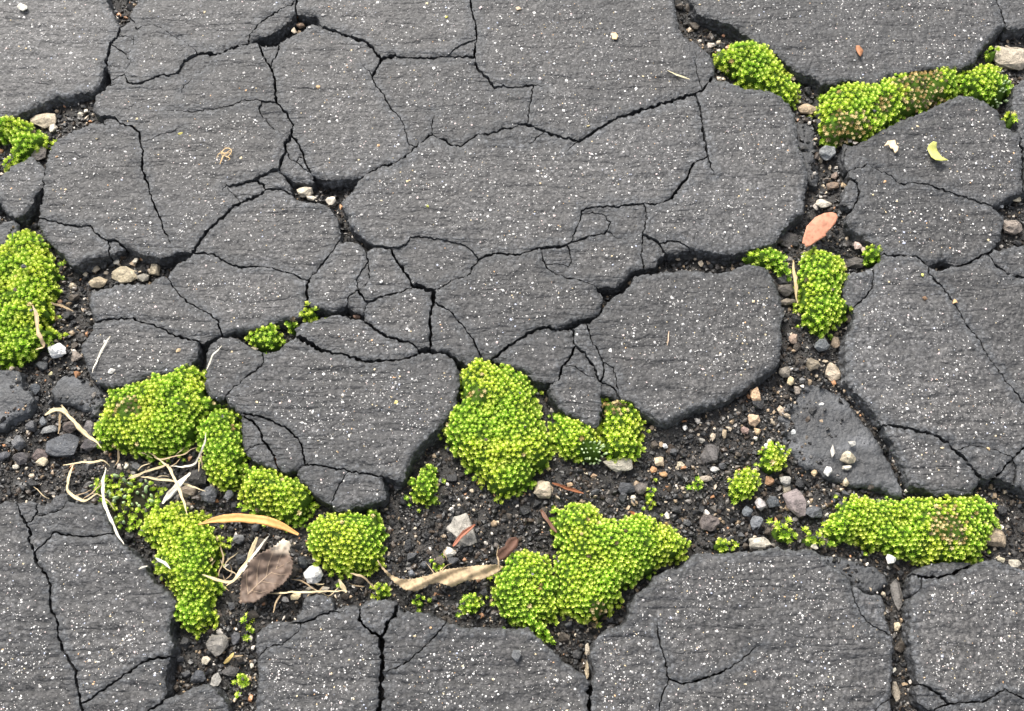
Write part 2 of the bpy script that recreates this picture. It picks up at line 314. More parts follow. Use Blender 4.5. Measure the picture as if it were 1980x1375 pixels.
# ------------------------------------------------------------------ crack survey
TX = {'1': 0, '2': 490, '3': 980, '4': 1480}; TY = {'A': 0, 'B': 340, 'C': 680, 'D': 1025}
def parse(s):
    out = []; ox = oy = 0.0; k = 1.0
    for tok in s.split():
        if tok == 'F': ox = oy = 0.0; k = 1.0
        elif ',' not in tok: ox = TX[tok[1]]; oy = TY[tok[0]]; k = 500 / 1964.0
        else:
            a, b = tok.split(','); out.append((ox + float(a) * k, oy + float(b) * k))
    return out
BX0, BX1, BY0, BY1 = -170.0, 2150.0, -170.0, 1545.0
CR = """
0|F -170,-170 2150,-170 2150,1545 -170,1545 -170,-170
0|F 190,-170 A1 800,0 850,90 890,170 905,200
0|F 275,-170 A1 1040,0 990,90 985,125 940,170 905,200
4|A1 905,200 890,260 830,320
5|A1 830,320 815,410 800,480
2|A1 890,260 950,262 1010,290
1.5|A1 1340,565 1470,600 1510,560 1590,475 1660,400
1.5|A1 1470,600 1400,650 1370,720
2|A2 60,772 40,830 70,890 130,960 220,1015 280,1020
2|B1 1720,70 1760,130 1830,200
2|B3 760,415 790,345 740,290 650,270 570,290
1.5|B3 760,415 850,465 940,480
2|B3 290,670 380,655 470,680 490,640 480,560 455,515
2|C3 440,85 520,110 600,170 690,205
0|A1 800,480 775,570 740,650 700,690 600,695 510,735 430,715 330,765 200,825 90,875 0,905 F -170,275
0|A1 800,480 825,540 840,600 820,640 740,710 712,780 705,835 760,885
2|A1 830,320 880,350 960,405
1.5|A1 960,405 985,490 940,550 930,565
2|A1 930,565 870,585 840,600
3|A1 930,565 955,590 970,630
3|A1 970,630 900,640 820,640
4|A1 970,630 1040,640 1100,625 1200,580 1340,565
2.5|A1 1340,565 1400,460 1500,405
6|A1 1500,405 1570,395 1660,400 1740,365 1800,345 1890,330
2|A1 985,125 1020,160 1040,220 1010,290 1015,350 975,400 960,405
1.5|A1 1040,220 1120,175 1230,215 1300,265 1380,300 1470,370 1500,405
3|A1 1890,330 1895,260 1964,180 A2 100,130 200,70 300,25 325,-10 F 580,-170
3|A2 325,-10 320,60 325,98
0|A1 1890,330 A2 0,296 90,278 170,240 250,175 325,98
0|A2 325,98 400,105 480,118 500,165 525,200
0|A2 525,200 450,165 400,190 340,235 270,272 195,297 190,330 80,345 40,330
0|A2 40,330 15,318 A1 1890,330
4|A2 40,330 60,380 70,430 125,505 140,540 165,620 165,700 175,780
3|A2 190,330 180,400 145,450 125,505
4|A2 175,780 200,800 250,850 300,940 290,1000 280,1020
2|A2 175,780 100,775 0,765 A1 1850,765 1740,805 1600,830 1470,850 1250,835
4|A2 280,1020 240,1080 245,1140 215,1200 195,1280
4|A2 280,1020 310,1040 350,1110 380,1190 410,1270 430,1300
2|A2 245,1140 270,1190 320,1215 370,1270 430,1300
3|A2 320,1215 340,1180 380,1190
3|A2 195,1280 130,1295 50,1330 B2 10,25 B1 1880,40 1830,60 1720,70 1690,120
3|B2 25,15 60,50 95,98
0|A2 195,1280 215,1310 B2 262,40 275,80 285,130
0|A2 195,1280 250,1330 310,1365 B2 400,45 460,35 A2 430,1300
0|A2 430,1300 480,1340 600,1368 700,1355 830,1330 860,1318
0|A2 860,1318 825,1355 B2 800,35 760,110 700,160 670,200 680,250 720,310 730,370 780,430 850,480 920,522
5|A2 860,1318 960,1265 1060,1240 1150,1190 1230,1110 1320,1040 1365,1020
4|A2 1365,1020 1430,1050 1500,1095 1570,1110 1620,1080 1700,1020 1780,1020 1900,970 A3 0,975 100,940 150,940
2.5|A3 150,940 170,850 185,750 205,650
2|A2 1365,1020 1358,970 1360,900 1375,860
2|A2 900,570 930,650 990,710 1020,780 1060,840 1100,880 1140,940 1160,1010 1180,1090 1230,1110
4|A2 525,200 650,240 760,280 850,310 900,350 940,410 970,448
9|A2 970,448 1010,435 1075,415
4|A2 1075,415 1180,435 1300,435 1400,430 1500,420 1600,425 1680,430
4|A2 970,448 930,520 900,570
1.5|A2 900,570 850,520 815,495
4|F 910,-170 A2 1650,0 1665,100 1690,200 1695,290 1685,350 1680,430
3|A2 1680,430 1685,480 1740,550 1790,610 1830,660
2|A2 1830,660 1900,640 1964,665 A3 100,655 200,640 280,660
2|A2 1695,290 1600,330 1520,380 1470,424
4|A1 915,942 1000,960 1060,1005 1065,1080 1090,1150 1080,1220 1075,1290 1110,1365
3|A1 1110,1365 B1 1130,110 1170,220 1220,330 1250,420 1300,525
1.5|A1 1065,1080 1130,1065 1250,1020 1400,970
3|A1 760,885 870,885 915,942
0|A1 760,885 785,930
3|A1 785,930 840,965 915,942
0|A1 785,930 690,932 590,985 480,1035 410,1075 370,1145 352,1230 340,1290
0|F -170,350 A1 0,1330 100,1245 240,1185 320,1260 340,1290
3|A1 340,1290 B1 328,20 327,75
0|B1 327,75 270,130 240,210 190,270 130,310 60,290 30,250 0,190 F -170,395
0|B1 327,75 320,180 303,250 296,318
3|B1 296,318 400,345 500,375 600,385 690,380 730,440 800,485 880,490 940,535
0|B1 296,318 280,350 310,430 370,500 430,560 500,620 545,682 600,660 700,620 820,600 870,570 940,535
2|B1 820,490 825,550 820,600
0|B1 940,535 1040,570 1150,610 1210,625 1300,600 1400,570 1455,585
5|B1 1455,585 1510,505 1570,420 1640,360 1760,250 1850,190 B2 20,150 95,98 170,93 220,100 285,130
0|B2 285,130 340,180 430,195 520,210 570,240 620,280 640,340 650,400 655,480
0|B2 655,480 700,492 790,500 840,550 855,570
0|B2 855,570 870,555 920,522
3|B1 1455,585 1600,590 1700,640 1780,680 1830,695 1880,690 B2 0,685 100,690 200,715 300,740 380,780 420,785
4|B2 655,480 610,550 540,640 490,700 420,785
0|B1 690,880 800,850 880,825 1000,825 1130,815 1200,770 1265,765
0|B1 1265,765 1300,705 1340,670 1440,615 1455,585
3|B1 1265,765 1300,820 1350,890 1430,960 1500,1000 1600,1050 1660,1110 1675,1195
0|B1 690,880 670,980 690,1050 720,1105
4|B1 720,1105 850,1085 1000,1080 1100,1120 1230,1160 1300,1200 1400,1230 1510,1260
0|B1 1675,1195 1600,1230 1510,1260
0|B1 1510,1260 1505,1320 C1 1500,20 1430,110 1350,140 1150,180 1050,215 950,260 800,255 740,240 680,170 640,60 B1 615,1320 620,1270 680,1200 720,1105
5|B2 420,785 405,860 400,990
0|B2 400,990 360,1060 290,1085 190,1090 100,1130 40,1145 B1 1850,1165 1675,1195
0|B2 400,990 500,1000 600,1025 640,1010 705,970
0|B2 705,970 740,1000 790,1030 840,1045
0|B2 840,1045 842,1100
0|B2 842,1100 760,1080 700,1060 600,1055 520,1070 450,1100 360,1120 310,1160 325,1218
4|B2 855,570 870,645
2|B2 870,645 820,710 780,790 795,865
2|B2 870,645 880,760 850,830 795,865
4|B2 795,865 820,900 845,945 870,950
2|B2 795,865 730,900 705,970
2|B2 870,950 845,985 840,1045
4|B2 920,522 980,535 1045,550
5|B2 1045,550 1090,640 1150,730 1215,840
4|B2 870,950 920,940 1000,910 1100,885 1215,840
1.5|B2 1045,550 1110,545 1160,520 1190,462 1300,460 1500,500 1610,525 1650,560 1710,635
8|B2 1215,840 1260,835 1310,855 1370,868
4|B2 1370,868 1420,850 1500,800 1580,770 1650,740 1660,690 1710,635
4|B2 1710,635 1760,610 1850,590 1964,600 B3 60,605 150,580 250,545 340,540 430,525 490,500
9|B2 1370,868 1365,900 1370,960
5|B2 1370,960 1355,990 1340,1100 1350,1200 1340,1295
2.5|B2 1370,960 1450,1000 1530,1070 1600,1150 1660,1230 1700,1310 1725,1365 C2 1727,45
5|B2 842,1100 920,1160 1000,1210 1130,1255 1210,1275 1240,1310
0|B2 1240,1310 1290,1302 1340,1295
0|B2 1240,1310 C2 1250,22
8|B2 325,1218 400,1255 470,1300 560,1335
5|B2 560,1335 700,1360 C2 800,60 870,72 1000,68 1100,65 1200,40 1250,22
0|B2 325,1218 240,1270 170,1330 75,1342
0|B2 75,1342 20,1320 B1 1860,1270 1800,1225 1740,1215 1650,1230 1600,1270 1560,1340 C1 1560,100 1555,220 1560,300 1600,350 1650,365 1705,345
4|B2 75,1342 C2 78,80 40,120 0,150 C1 1900,165 1830,225 1740,300 1705,345
0|C1 1705,345 1740,400 1820,468
4|C1 1820,468 1880,470 C2 0,485 60,490 150,525 260,585 330,650 365,700 375,780 390,857
4|C1 1820,468 1870,500 C2 0,530 40,590 60,650 85,690 120,740 160,790 170,850 190,890
2|C2 85,690 40,700 0,715 C1 1900,720 1850,750
0|C1 1820,468 1830,600 1840,700 1850,750 1880,790 1940,830 C2 60,850 130,880 190,890
0|C2 190,890 240,915 310,900 390,857
3|C2 390,857 480,858 540,870 600,885 680,885 715,903 850,925 980,945
0|C2 390,857 350,880 335,900 340,960 400,1010 450,1070 500,1110 588,1165
2|C2 715,903 680,970 640,1030 610,1100 588,1165
0|C2 588,1165 630,1205 700,1210 850,1160 930,1140 1000,1120 1010,1080 990,1000 980,945
0|C2 980,945 1050,962 1130,985 1150,960 1170,880 1200,800 1280,700 1380,590 1450,530 1500,470 1550,410 1560,300 1570,230 1560,150 1530,90 1510,48 1440,18 1340,14 1250,22
0|B2 1340,1295 1350,1308 1400,1330 1500,1346 C2 1535,35 1560,65 1620,95 1680,80 1727,45
0|C2 1727,45 1760,65 1805,52
5|B3 360,1160 300,1145 250,1155 150,1195 120,1220 60,1260 0,1300 B2 1900,1320 C2 1805,52
2|B3 250,545 270,600
3|B3 270,600 290,670 340,720 400,750 500,775 580,800 660,828
2.5|B3 490,500 500,450 540,380 560,330 570,260 640,235 750,230
3|B3 750,230 850,235 900,220 970,215 1040,207 1120,220 1200,190
5|B3 1200,190 1250,170 1290,110 1350,40 A3 1370,1350 1400,1270 1450,1220 1525,1185
3|B3 490,500 540,490 640,450 700,435 760,415
2|B3 1040,207 1065,280 1055,350 1035,440
3|B3 1035,440 1030,550 1030,620 1045,702
3|B3 1035,440 1100,470 1160,508 1200,580
2|B3 1160,508 1230,490 1300,490 1350,520 1390,555
0|B3 1045,702 1140,660 1150,620 1200,580
0|B3 1200,580 1300,580 1390,555 1420,550 1550,570 1700,590 1760,575 1880,550 B4 0,525 40,520 80,500 120,430 180,370 230,310 295,280 300,200 300,130 320,50 A4 330,1300 300,1230 270,1150 245,1060 240,960 230,870 190,790 130,750 60,690 0,685 A3 1900,680 1830,670 1760,640 1640,612 1565,580
0|B3 1045,702 980,705 930,740 900,775 860,800 845,828 760,832 660,828
0|B3 660,828 700,880 730,910 715,980 700,1040 650,1065 560,1080 480,1110 430,1140 360,1160
0|B3 360,1160 450,1157 540,1142 605,1120
0|B3 605,1120 690,1070 730,1010 760,970 800,920 890,880 940,820 960,775 1050,745 1150,735 1250,720 1370,705 1450,720 1600,735 1700,715 1780,680 1830,660 1900,670 B4 0,680 60,760 90,830 120,930 150,1040 120,1130 130,1250 C4 120,0 115,60 60,130 0,150 C3 1900,200 1800,280 1700,350 1560,390 1400,440 1330,480 1240,530 1180,535 1100,500 1000,430 960,375 860,355
3|B3 605,1120 630,1200 650,1260 690,1320 C3 700,10 735,80
3|C3 735,80 735,150 717,235
2|C3 735,80 810,110 825,180 845,280 860,355
2|C3 717,235 780,250 820,285 860,355
0|C3 717,235 712,325 800,330 860,355
3|B3 500,1160 505,1210 510,1250 520,1290
3|B3 520,1290 600,1350 C3 620,50 670,130 690,200 717,235
4|B3 520,1290 C3 480,40 430,100 400,170 390,210
0|C2 1805,52 1900,100 1964,112 C3 60,118 130,150 200,210 250,225 330,232 390,210
0|C3 390,210 330,245 330,310 370,390 400,430 500,490 600,540 660,570 700,550 715,500 720,400 712,325
4|A3 1420,710 1440,730 1470,830 1490,960 1510,1080 1525,1185
2.5|A3 1525,1185 1560,1290 1580,1330
5|A3 1420,710 1480,690 1540,620 1565,580
1.5|A3 1480,690 1460,600 1430,470 1440,390
0|F 1290,-170 A3 1270,0 1290,100 1300,170 1320,240 1380,300 1450,330 1500,370 1560,430 1575,480 1565,580
4|A3 150,940 220,970 320,1010 430,1045 540,1065
5|A3 540,1065 600,1040 680,985 770,930 840,885 940,860 1080,815 1200,780 1300,745 1420,710
2|A3 540,1065 500,1100 450,1150
2|A2 1740,1020 1790,1070 1880,1085 A3 0,1087 100,1085 190,1075 290,1000
0|F 1330,-170 A3 1400,0 1430,70 1480,120 1600,150 1700,180 1780,240 1850,290 1910,330 A4 0,345 70,400 130,450 180,500 280,550 380,590 430,640 520,640 640,605 740,640 800,660 870,640 890,590 1000,575 1100,550 1300,520 1480,520 1580,480 1610,430 1660,350 1740,260 1820,195
5|A4 1820,195 1800,120 1770,50 1755,0 F 1915,-170
0|A4 1820,195 1850,210 1930,215 F 2010,45 2150,60
0|F 2150,150 A4 1964,600 1900,640 1885,750 1890,870 1940,1040
0|A4 1940,1040 1900,1000 1850,970 1820,900 1770,830 1700,780 1580,720 1500,710 1400,750 1240,830 1000,920 900,970 800,1040 690,1090 620,1130 600,1200 630,1290
5|A4 1940,1040 1955,1150 1960,1250 B4 1960,50 1955,125
0|A4 630,1290 645,1350 B4 640,30
2.5|A4 630,1290 700,1270 780,1245 870,1290 960,1330 B4 1020,60 1130,50 1250,70 1330,100 1420,130 1530,160 1620,200 1725,235
0|B4 1955,125 1880,150 1800,190 1725,235
0|B4 1955,125 1964,110 F 2150,340
0|B4 640,30 600,130 590,200 640,235 670,240
3|B4 640,30 680,30 710,110 705,180 670,240
0|B4 670,240 630,290 615,350 650,400 720,450 800,500 830,540 885,595
4|B4 885,595 960,600 1050,600 1130,605 1180,630 1220,660
0|B4 1220,660 1290,655 1340,635 1400,650 1455,680
0|B4 1220,660 1235,680 1270,700 1330,715 1400,700 1455,680
4|B4 1455,680 1540,660 1630,610 1690,590 1740,550
0|B4 1740,550 1755,500 1800,470 1800,410 1830,300 1760,250 1725,235
0|B4 1740,550 1800,560 1880,530 1964,520 F 2150,470
5|B4 1690,590 1740,660 1790,700 1840,740 1900,760 1964,770 F 2150,550
3|B4 1235,680 1240,740 1290,790 1350,840 1400,910 1440,970 1490,1050 1530,1130 1600,1200 1650,1290 C4 1670,0 1720,80 1800,170 1880,280 1964,380 F 2010,800 2150,960
0|B4 885,595 890,625 830,680 815,700
0|B4 815,700 740,720 660,730 600,800 590,880 610,960 645,1000
3|B4 815,700 825,760 815,840 770,910 700,970 645,1000
0|B4 645,1000 675,1010 680,1080 640,1180 610,1250 600,1330 C4 620,100 605,210 650,270 750,370 830,460 885,557
5|C4 885,557 950,555 1080,580 1200,610 1310,640 1400,690 1450,750 1520,820 1600,910 1640,960
2|C4 1440,738 1540,715 1650,715 1750,740 1885,808
4|C4 1885,808 1830,860 1750,953
4|C4 1885,808 1964,730 F 2030,823
3|C4 1885,808 1910,880 1900,960 1895,1008
0|C4 1640,960 1700,965 1750,953 1830,975 1895,1008 1964,1040 F 2150,1060
0|C4 885,557 950,660 1000,760 1050,860 1080,940 1100,1010 1200,1030 1250,1060 1320,1095 1400,1080 1480,1090 1570,1070 1620,1010 1640,960
0|D3 640,1165 665,1100 670,1060 640,960 650,900 700,800 760,750 880,720 930,640 940,580 980,480 1080,420 1110,360 1200,310 1320,280 1370,230 1410,190 1480,175 1700,170 1800,160 1964,150 D4 100,120 150,150 250,155 350,140 400,180 480,260 560,300 640,380 720,450 800,490 880,500 910,570 910,680 962,792 980,880 970,1000 965,1100 955,1285 960,1375 F 1725,1545
8|D3 640,1165 630,1250 630,1375 F 1143,1545
3|D3 1140,690 1150,790 1180,910 1210,1010 1230,1125
4|D3 1230,1125 1330,1165 1430,1145 1550,1110 1650,1070
2.5|D3 1650,1070 1750,1010 1880,900 1940,870
2.5|D3 1230,1125 1225,1170 1180,1250 1160,1336 F 1275,1420 1280,1545
2|D4 962,792 880,760 800,710 740,650 700,580 665,500 660,420
2|D4 955,1285 900,1310 850,1350 F 1680,1400 1640,1420
0|D4 1130,320 1110,380 1100,450 1125,497
0|D4 1125,497 1095,600 1110,700 1095,800 1110,900 1120,960 1150,1050 1170,1165
0|D4 1130,320 1200,270 1350,235 1500,235 1590,252
6|D4 1130,320 1195,350 1250,358 1350,350 1420,330 1500,290 1590,252
2|D4 1195,350 1190,440 1125,497
0|D4 1590,252 1680,225 1750,220 1830,250 1964,290 F 2150,1120
4|D4 1170,1165 1240,1190 1320,1240 1380,1290 1400,1320
4|D4 1400,1320 1500,1310 1650,1305 1750,1260 1820,1205 1880,1240 1964,1280 F 2150,1400
4|D4 1400,1320 1340,1340 1290,1372
0|D4 1170,1165 1140,1210 1165,1290 1220,1340 1290,1372
0|D4 1290,1372 F 1800,1420 1790,1545
0|F 480,1545 490,1400 D2 15,1336 25,1250 40,1100 30,1010 20,900 15,800 60,740 120,700 200,700 290,700
0|D2 290,700 330,660 370,600 390,500 500,490 580,510 610,560 608,617
3|D2 290,700 360,705 440,680 520,640 608,617
2|D2 608,617 650,625 720,605
2.5|D2 360,705 340,770 270,830 180,875 100,890 28,975
0|D2 608,617 640,590 700,575 760,575 812,590
0|D2 812,590 850,530 950,530 1050,530 1100,565
5|D2 812,590 800,680 850,740 965,812
7|D2 1100,565 1070,650 1020,700 1000,760 965,812
11|D2 965,812 970,880 980,960 972,1080
9|D2 972,1080 960,1150 975,1220 965,1300 950,1375 F 728,1545
3|D2 972,1080 1080,1050 1170,1000 1280,910 1360,820 1430,750 1470,697
0|D2 1100,565 1130,620 1250,620 1350,640 1470,697
0|D2 1470,697 1560,740 1640,750 1800,745 D3 0,745 170,735 220,800 290,870 360,930 430,1000 530,1060 590,1100 610,1140 640,1165
0|F -170,985 C1 0,1150 50,1130 130,1150 250,1140 330,1160 400,1100 490,1070 510,1130 600,1150 700,1150 780,1170 810,1260 840,1350 D1 940,110 1000,170 1070,230 1100,290 1140,370 1200,420 1290,480 1330,550 1310,620 1290,700 1280,780 1310,880 1290,960
5|C1 130,1150 150,1240 200,1300 220,1345
5|C1 220,1345 D1 215,80 260,170 280,260 340,330 380,420 370,560 430,680 440,830 480,930 560,1050 590,1200 610,1320 620,1375 F 170,1545
3|C1 270,1145 270,1220 230,1290 200,1300
3|C1 268,1240 350,1230 450,1200 510,1130
3|D1 260,170 370,60 400,15 500,35 600,45 750,35 870,22
4|D1 1290,960 1180,975 1080,1005 1000,1060 900,1130 800,1200 700,1270 610,1320
0|D1 1290,960 1260,1040 1250,1130 1260,1230 1240,1290
4|D1 1240,1290 1180,1340 1120,1375 F 250,1450 230,1545
0|D1 1240,1290 1350,1250 1450,1200 1570,1165 1630,1210 1700,1290 1740,1375 F 460,1545
"""
GAPSEED = [(238, 10), (85, 235), (560, 45), (600, 375), (130, 640), (965, 880), (1590, 330), (1600, 560), (1390, 60),
           (1962, 425), (1825, 510), (1755, 1260), (1100, 1260), (470, 1330), (1330, 500), (540, 620), (1930, 80), (680, 605)]

def build_graph():
    polys = []
    for line in CR.strip().splitlines():
        w, s = line.split('|'); w = float(w); polys.append((w * 0.92 if w < 7 else w, parse(s)))
    pts = []; pid = []
    E = []                        # a, b, w
    ends = []
    for k, (w, P) in enumerate(polys):
        base = len(pts)
        pts += P; pid += [k] * len(P)
        for i in range(len(P) - 1): E.append([base + i, base + i + 1, w])
        ends += [base, base + len(P) - 1]
    pts = np.array(pts); N = len(pts)
    par = list(range(N))
    def find(a):
        while par[a] != a: a = par[a]
        return a
    endset = set(ends); pid = np.array(pid)
    ea = np.array(ends)
    done = set()
    for tol, cand in ((5.0, ea), (5.0, np.arange(N))):
        for a in ends:
            if find(a) != a: continue
            d = np.hypot(*(pts[cand] - pts[a]).T)
            for j in np.argsort(d)[:6]:
                b = int(cand[j])
                if d[j] > tol: break
                if b == a or find(b) == find(a): continue
                if pid[b] == pid[a] and abs(b - a) < 3: continue
                r = find(b); par[find(a)] = r; done.add(a); done.add(b)
                break
    # endpoints that fall on a segment split it
    for a in ends:
        if sum(1 for q in range(N) if find(q) == find(a)) > 1: continue
        p = pts[a]; best = (7.0, None, None)
        for ei, (u, v, w) in enumerate(E):
            fu, fv = find(u), find(v)
            if find(a) in (fu, fv): continue
            A = pts[fu]; B = pts[fv]; AB = B - A; L = AB @ AB
            if L < 1e-9: continue
            t = np.clip((p - A) @ AB / L, 0, 1); d = np.hypot(*(A + t * AB - p))
            if d < best[0]: best = (d, ei, t)
        if best[1] is not None:
            u, v, w = E[best[1]]; E[best[1]] = [u, a, w]; E.append([a, v, w])
    E2 = {}
    for u, v, w in E:
        u, v = find(u), find(v)
        if u == v: continue
        key = (min(u, v), max(u, v)); E2[key] = max(w, E2.get(key, 0))
    # remove any remaining crossings
    P = [tuple(q) for q in pts]; ed = [[a, b, w] for (a, b), w in E2.items()]
    i = 0
    while i < len(ed):
        a, b, w = ed[i]; A = np.array(P[a]); B = np.array(P[b]); j = i + 1
        while j < len(ed):
            c, d, w2 = ed[j]
            if len({a, b, c, d}) == 4:
                C = np.array(P[c]); D = np.array(P[d])
                if max(A[0], B[0]) > min(C[0], D[0]) and max(C[0], D[0]) > min(A[0], B[0]) and max(A[1], B[1]) > min(C[1], D[1]) and max(C[1], D[1]) > min(A[1], B[1]):
                    r = B - A; s = D - C; den = r[0] * s[1] - r[1] * s[0]
                    if abs(den) > 1e-9:
                        q = C - A; t = (q[0] * s[1] - q[1] * s[0]) / den; u = (q[0] * r[1] - q[1] * r[0]) / den
                        if 1e-6 < t < 1 - 1e-6 and 1e-6 < u < 1 - 1e-6:
                            X = A + t * r; P.append(tuple(X)); x = len(P) - 1
                            print('crossing', X.round())
                            ed[j] = [c, x, w2]; ed.append([x, d, w2]); ed.append([x, b, w]); ed[i][1] = x
                            b = x; B = X
            j += 1
        i += 1
    return np.array(P), ed

GP, GE = build_graph()

def edge_curve(a, b, w, salt):
    """jagged fine polyline from node a to b (shared by both sides)"""
    A, B = GP[a], GP[b]; L = np.hypot(*(B - A))
    onb = (abs(A[0] - B[0]) < .01 and A[0] in (BX0, BX1)) or (abs(A[1] - B[1]) < .01 and A[1] in (BY0, BY1))
    n = max(1, int(round(L / (2.6 if not onb else 40))))
    t = np.linspace(0, 1, n + 1)
    Q = A + t[:, None] * (B - A)
    if onb or n == 1: return Q, np.full(n + 1, w)
    nrm = np.array([-(B - A)[1], (B - A)[0]]) / L
    x = t * L
    r = (fbm(x / 7.0, np.full_like(x, salt * 3.7), 5, 3) - 0.5) * 7.0 + (vnoise(x / 2.6, np.full_like(x, salt * 1.3), 9) - 0.5) * 2.0
    win = np.minimum(1, np.minimum(x, L - x) / 4.0)
    if w == 0: r = r * 1.15 + np.minimum(0, (vnoise(x / 6.0, np.full_like(x, salt * 5.9), 19) - 0.45)) * 6
    Q = Q + nrm * (r * win)[:, None]
    ww = w * (0.12 + 1.75 * fbm(x / 7.0, np.full_like(x, salt * 2.1), 13, 2))
    return Q, np.maximum(ww, 0.8 if w > 0 else 0.0)

CURVE = {}
adj = {}
deg = {}
for i, (a, b, w) in enumerate(GE):
    CURVE[(a, b)] = edge_curve(a, b, w, i)
    Q, W = CURVE[(a, b)]
    CURVE[(b, a)] = (Q[::-1], W[::-1])
    adj.setdefault(a, []).append(b); adj.setdefault(b, []).append(a)
for a in adj:
    adj[a] = sorted(set(adj[a]), key=lambda b: math.atan2(GP[b][1] - GP[a][1], GP[b][0] - GP[a][0]))
TIP = {a for a in adj if len(adj[a]) == 1}
WIDTH = {}
for a, b, w in GE: WIDTH[(a, b)] = w; WIDTH[(b, a)] = w

def faces():
    used = set(); out = []
    for a in adj:
        for b in adj[a]:
            if (a, b) in used: continue
            loop = []; u, v = a, b
            while (u, v) not in used:
                used.add((u, v)); loop.append((u, v))
                nb = adj[v]; k = nb.index(u); nx = nb[(k - 1) % len(nb)]
                u, v = v, nx
            out.append(loop)
    return out

def area(P):
    x, y = P[:, 0], P[:, 1]
    return 0.5 * np.sum(x * np.roll(y, -1) - np.roll(x, -1) * y)

SLABS = []; GAPS = []
for loop in faces():
    C = np.concatenate([CURVE[e][0][:-1] for e in loop])
    A = area(C)
    if A <= 0:
        if A < -1e6: continue
        continue
    if A > 2.3e3 * 1.7e3 * 1.0: continue
    gap = any(inside(np.array([s], float), C)[0] for s in GAPSEED)
    if gap: GAPS.append((loop, C))
    elif A > 60: SLABS.append((loop, C, A))
print('slabs', len(SLABS), 'gaps', len(GAPS), 'tips', len(TIP))
GSET = set()
for loop, C in GAPS: GSET |= set(loop)

def offset_loop(loop):
    """boundary of the slab: the shared crack line moved in by half the crack's width"""
    C, D, R = [], [], []
    for e in loop:
        Q, W = CURVE[e]
        W = W.copy(); n = len(W)
        if e[0] in TIP: W = W * np.linspace(0.15, 1, n)
        if e[1] in TIP: W = W * np.linspace(1, 0.15, n)
        gapedge = (e[1], e[0]) in GSET
        C.append(Q[:-1]); D.append(W[:-1] * 0.5)
        R.append(np.full(n - 1, 1.0 if gapedge else 0.0))
    C = np.concatenate(C); D = np.concatenate(D); R = np.concatenate(R)
    # remove duplicates
    keep = np.hypot(*(C - np.roll(C, 1, 0)).T) > 0.05
    C, D, R = C[keep], D[keep], R[keep]
    prv = np.roll(C, 1, 0); nxt = np.roll(C, -1, 0)
    e1 = C - prv; e2 = nxt - C
    n1 = np.stack([-e1[:, 1], e1[:, 0]], 1); n2 = np.stack([-e2[:, 1], e2[:, 0]], 1)
    n1 /= np.maximum(np.hypot(*n1.T), 1e-6)[:, None]; n2 /= np.maximum(np.hypot(*n2.T), 1e-6)[:, None]
    m = n1 + n2; ml = np.hypot(*m.T)
    tipv = ml < 0.35
    mm = m / np.maximum(ml, 1e-6)[:, None]
    k = 1 / np.maximum(ml / 2, 0.6)
    side = (vnoise(C[:, 0] / 2.3, C[:, 1] / 2.3, 31) - 0.5) * 0.5
    O = C + mm * (D * k + np.where(D > 0, np.abs(side), side))[:, None]
    O[tipv] = C[tipv]
    # discard points that came closer to the line than their own offset
    A = C; B = nxt
    d, _ = seg_dist(O, A, B)
    ok = (d >= D * 0.80 - 0.05) | tipv
    O, R2, D2 = O[ok], R[ok], D[ok]
    keep = np.hypot(*(O - np.roll(O, 1, 0)).T) > 0.35
    return O[keep], R2[keep], D2[keep]

def slab_height(P, d, r, drop, z0, tx, ty, cx, cy, seed):
    g = at(P[:, 0], P[:, 1])
    X, Y = g[:, 0], g[:, 1]
    z = z0 + tx * (P[:, 0] - cx) + ty * (P[:, 1] - cy)
    z = z + (fbm(X / 0.030, Y / 0.030, seed, 2) - 0.5) * 0.0012
    st = fbm(X / 0.022, Y / 0.0042, 77, 3)
    z = z + (np.clip((st - 0.36) / 0.12, 0, 1) - 1) * 0.00035 + (st - .5) * 0.0007
    z = z + (fbm(X / 0.0032, Y / 0.0026, 21, 2) - 0.5) * 0.0011
    u = np.clip(1 - d / r, 0, 1)
    z = z - drop * (1 - np.sqrt(np.maximum(1 - u * u, 0)))
    return z

rnd = np.random.RandomState(11)

# outer sheet: the same pavement going on beyond the broken patch
def rect_sheet():
    bx = np.concatenate([np.linspace(BX0, BX1, 30)[:-1], np.full(29, BX1), np.linspace(BX1, BX0, 30)[:-1], np.full(29, BX0)])
    by = np.concatenate([np.full(29, BY0), np.linspace(BY0, BY1, 30)[:-1], np.full(29, BY1), np.linspace(BY1, BY0, 30)[:-1]])
    inner = at(bx, by, TOP - 0.0006)
    n = len(inner)
    c = inner.mean(0)
    rings = [inner]
    for R in (1.5, 8, 60):
        d = inner - c; d[:, 2] = 0
        rings.append(c + d / np.hypot(d[:, 0], d[:, 1])[:, None] * R)
    low = inner.copy(); low[:, 2] = -0.002
    rings = [low] + rings
    V = np.concatenate(rings); T = []
    for k in range(len(rings) - 1):
        for i in range(n):
            j = (i + 1) % n
            T += [(k * n + i, (k + 1) * n + i, (k + 1) * n + j), (k * n + i, (k + 1) * n + j, k * n + j)]
    T = np.array(T)
    e1 = V[T[:, 1]] - V[T[:, 0]]; e2 = V[T[:, 2]] - V[T[:, 0]]
    T[np.cross(e1, e2)[:, 2] < 0] = T[np.cross(e1, e2)[:, 2] < 0][:, ::-1]
    return mk('pavement', V, T, M_SHEET, kind='structure')
pavement = rect_sheet()

def hexgrid(x0, x1, y0, y1, s, jit, rs):
    ys = np.arange(y0, y1, s * 0.866); out = []
    for i, y in enumerate(ys):
        xs = np.arange(x0 + (s / 2 if i % 2 else 0), x1, s)
        out.append(np.stack([xs, np.full_like(xs, y)], 1))
    P = np.concatenate(out) if out else np.zeros((0, 2))
    return P + (rs.rand(*P.shape) - 0.5) * jit

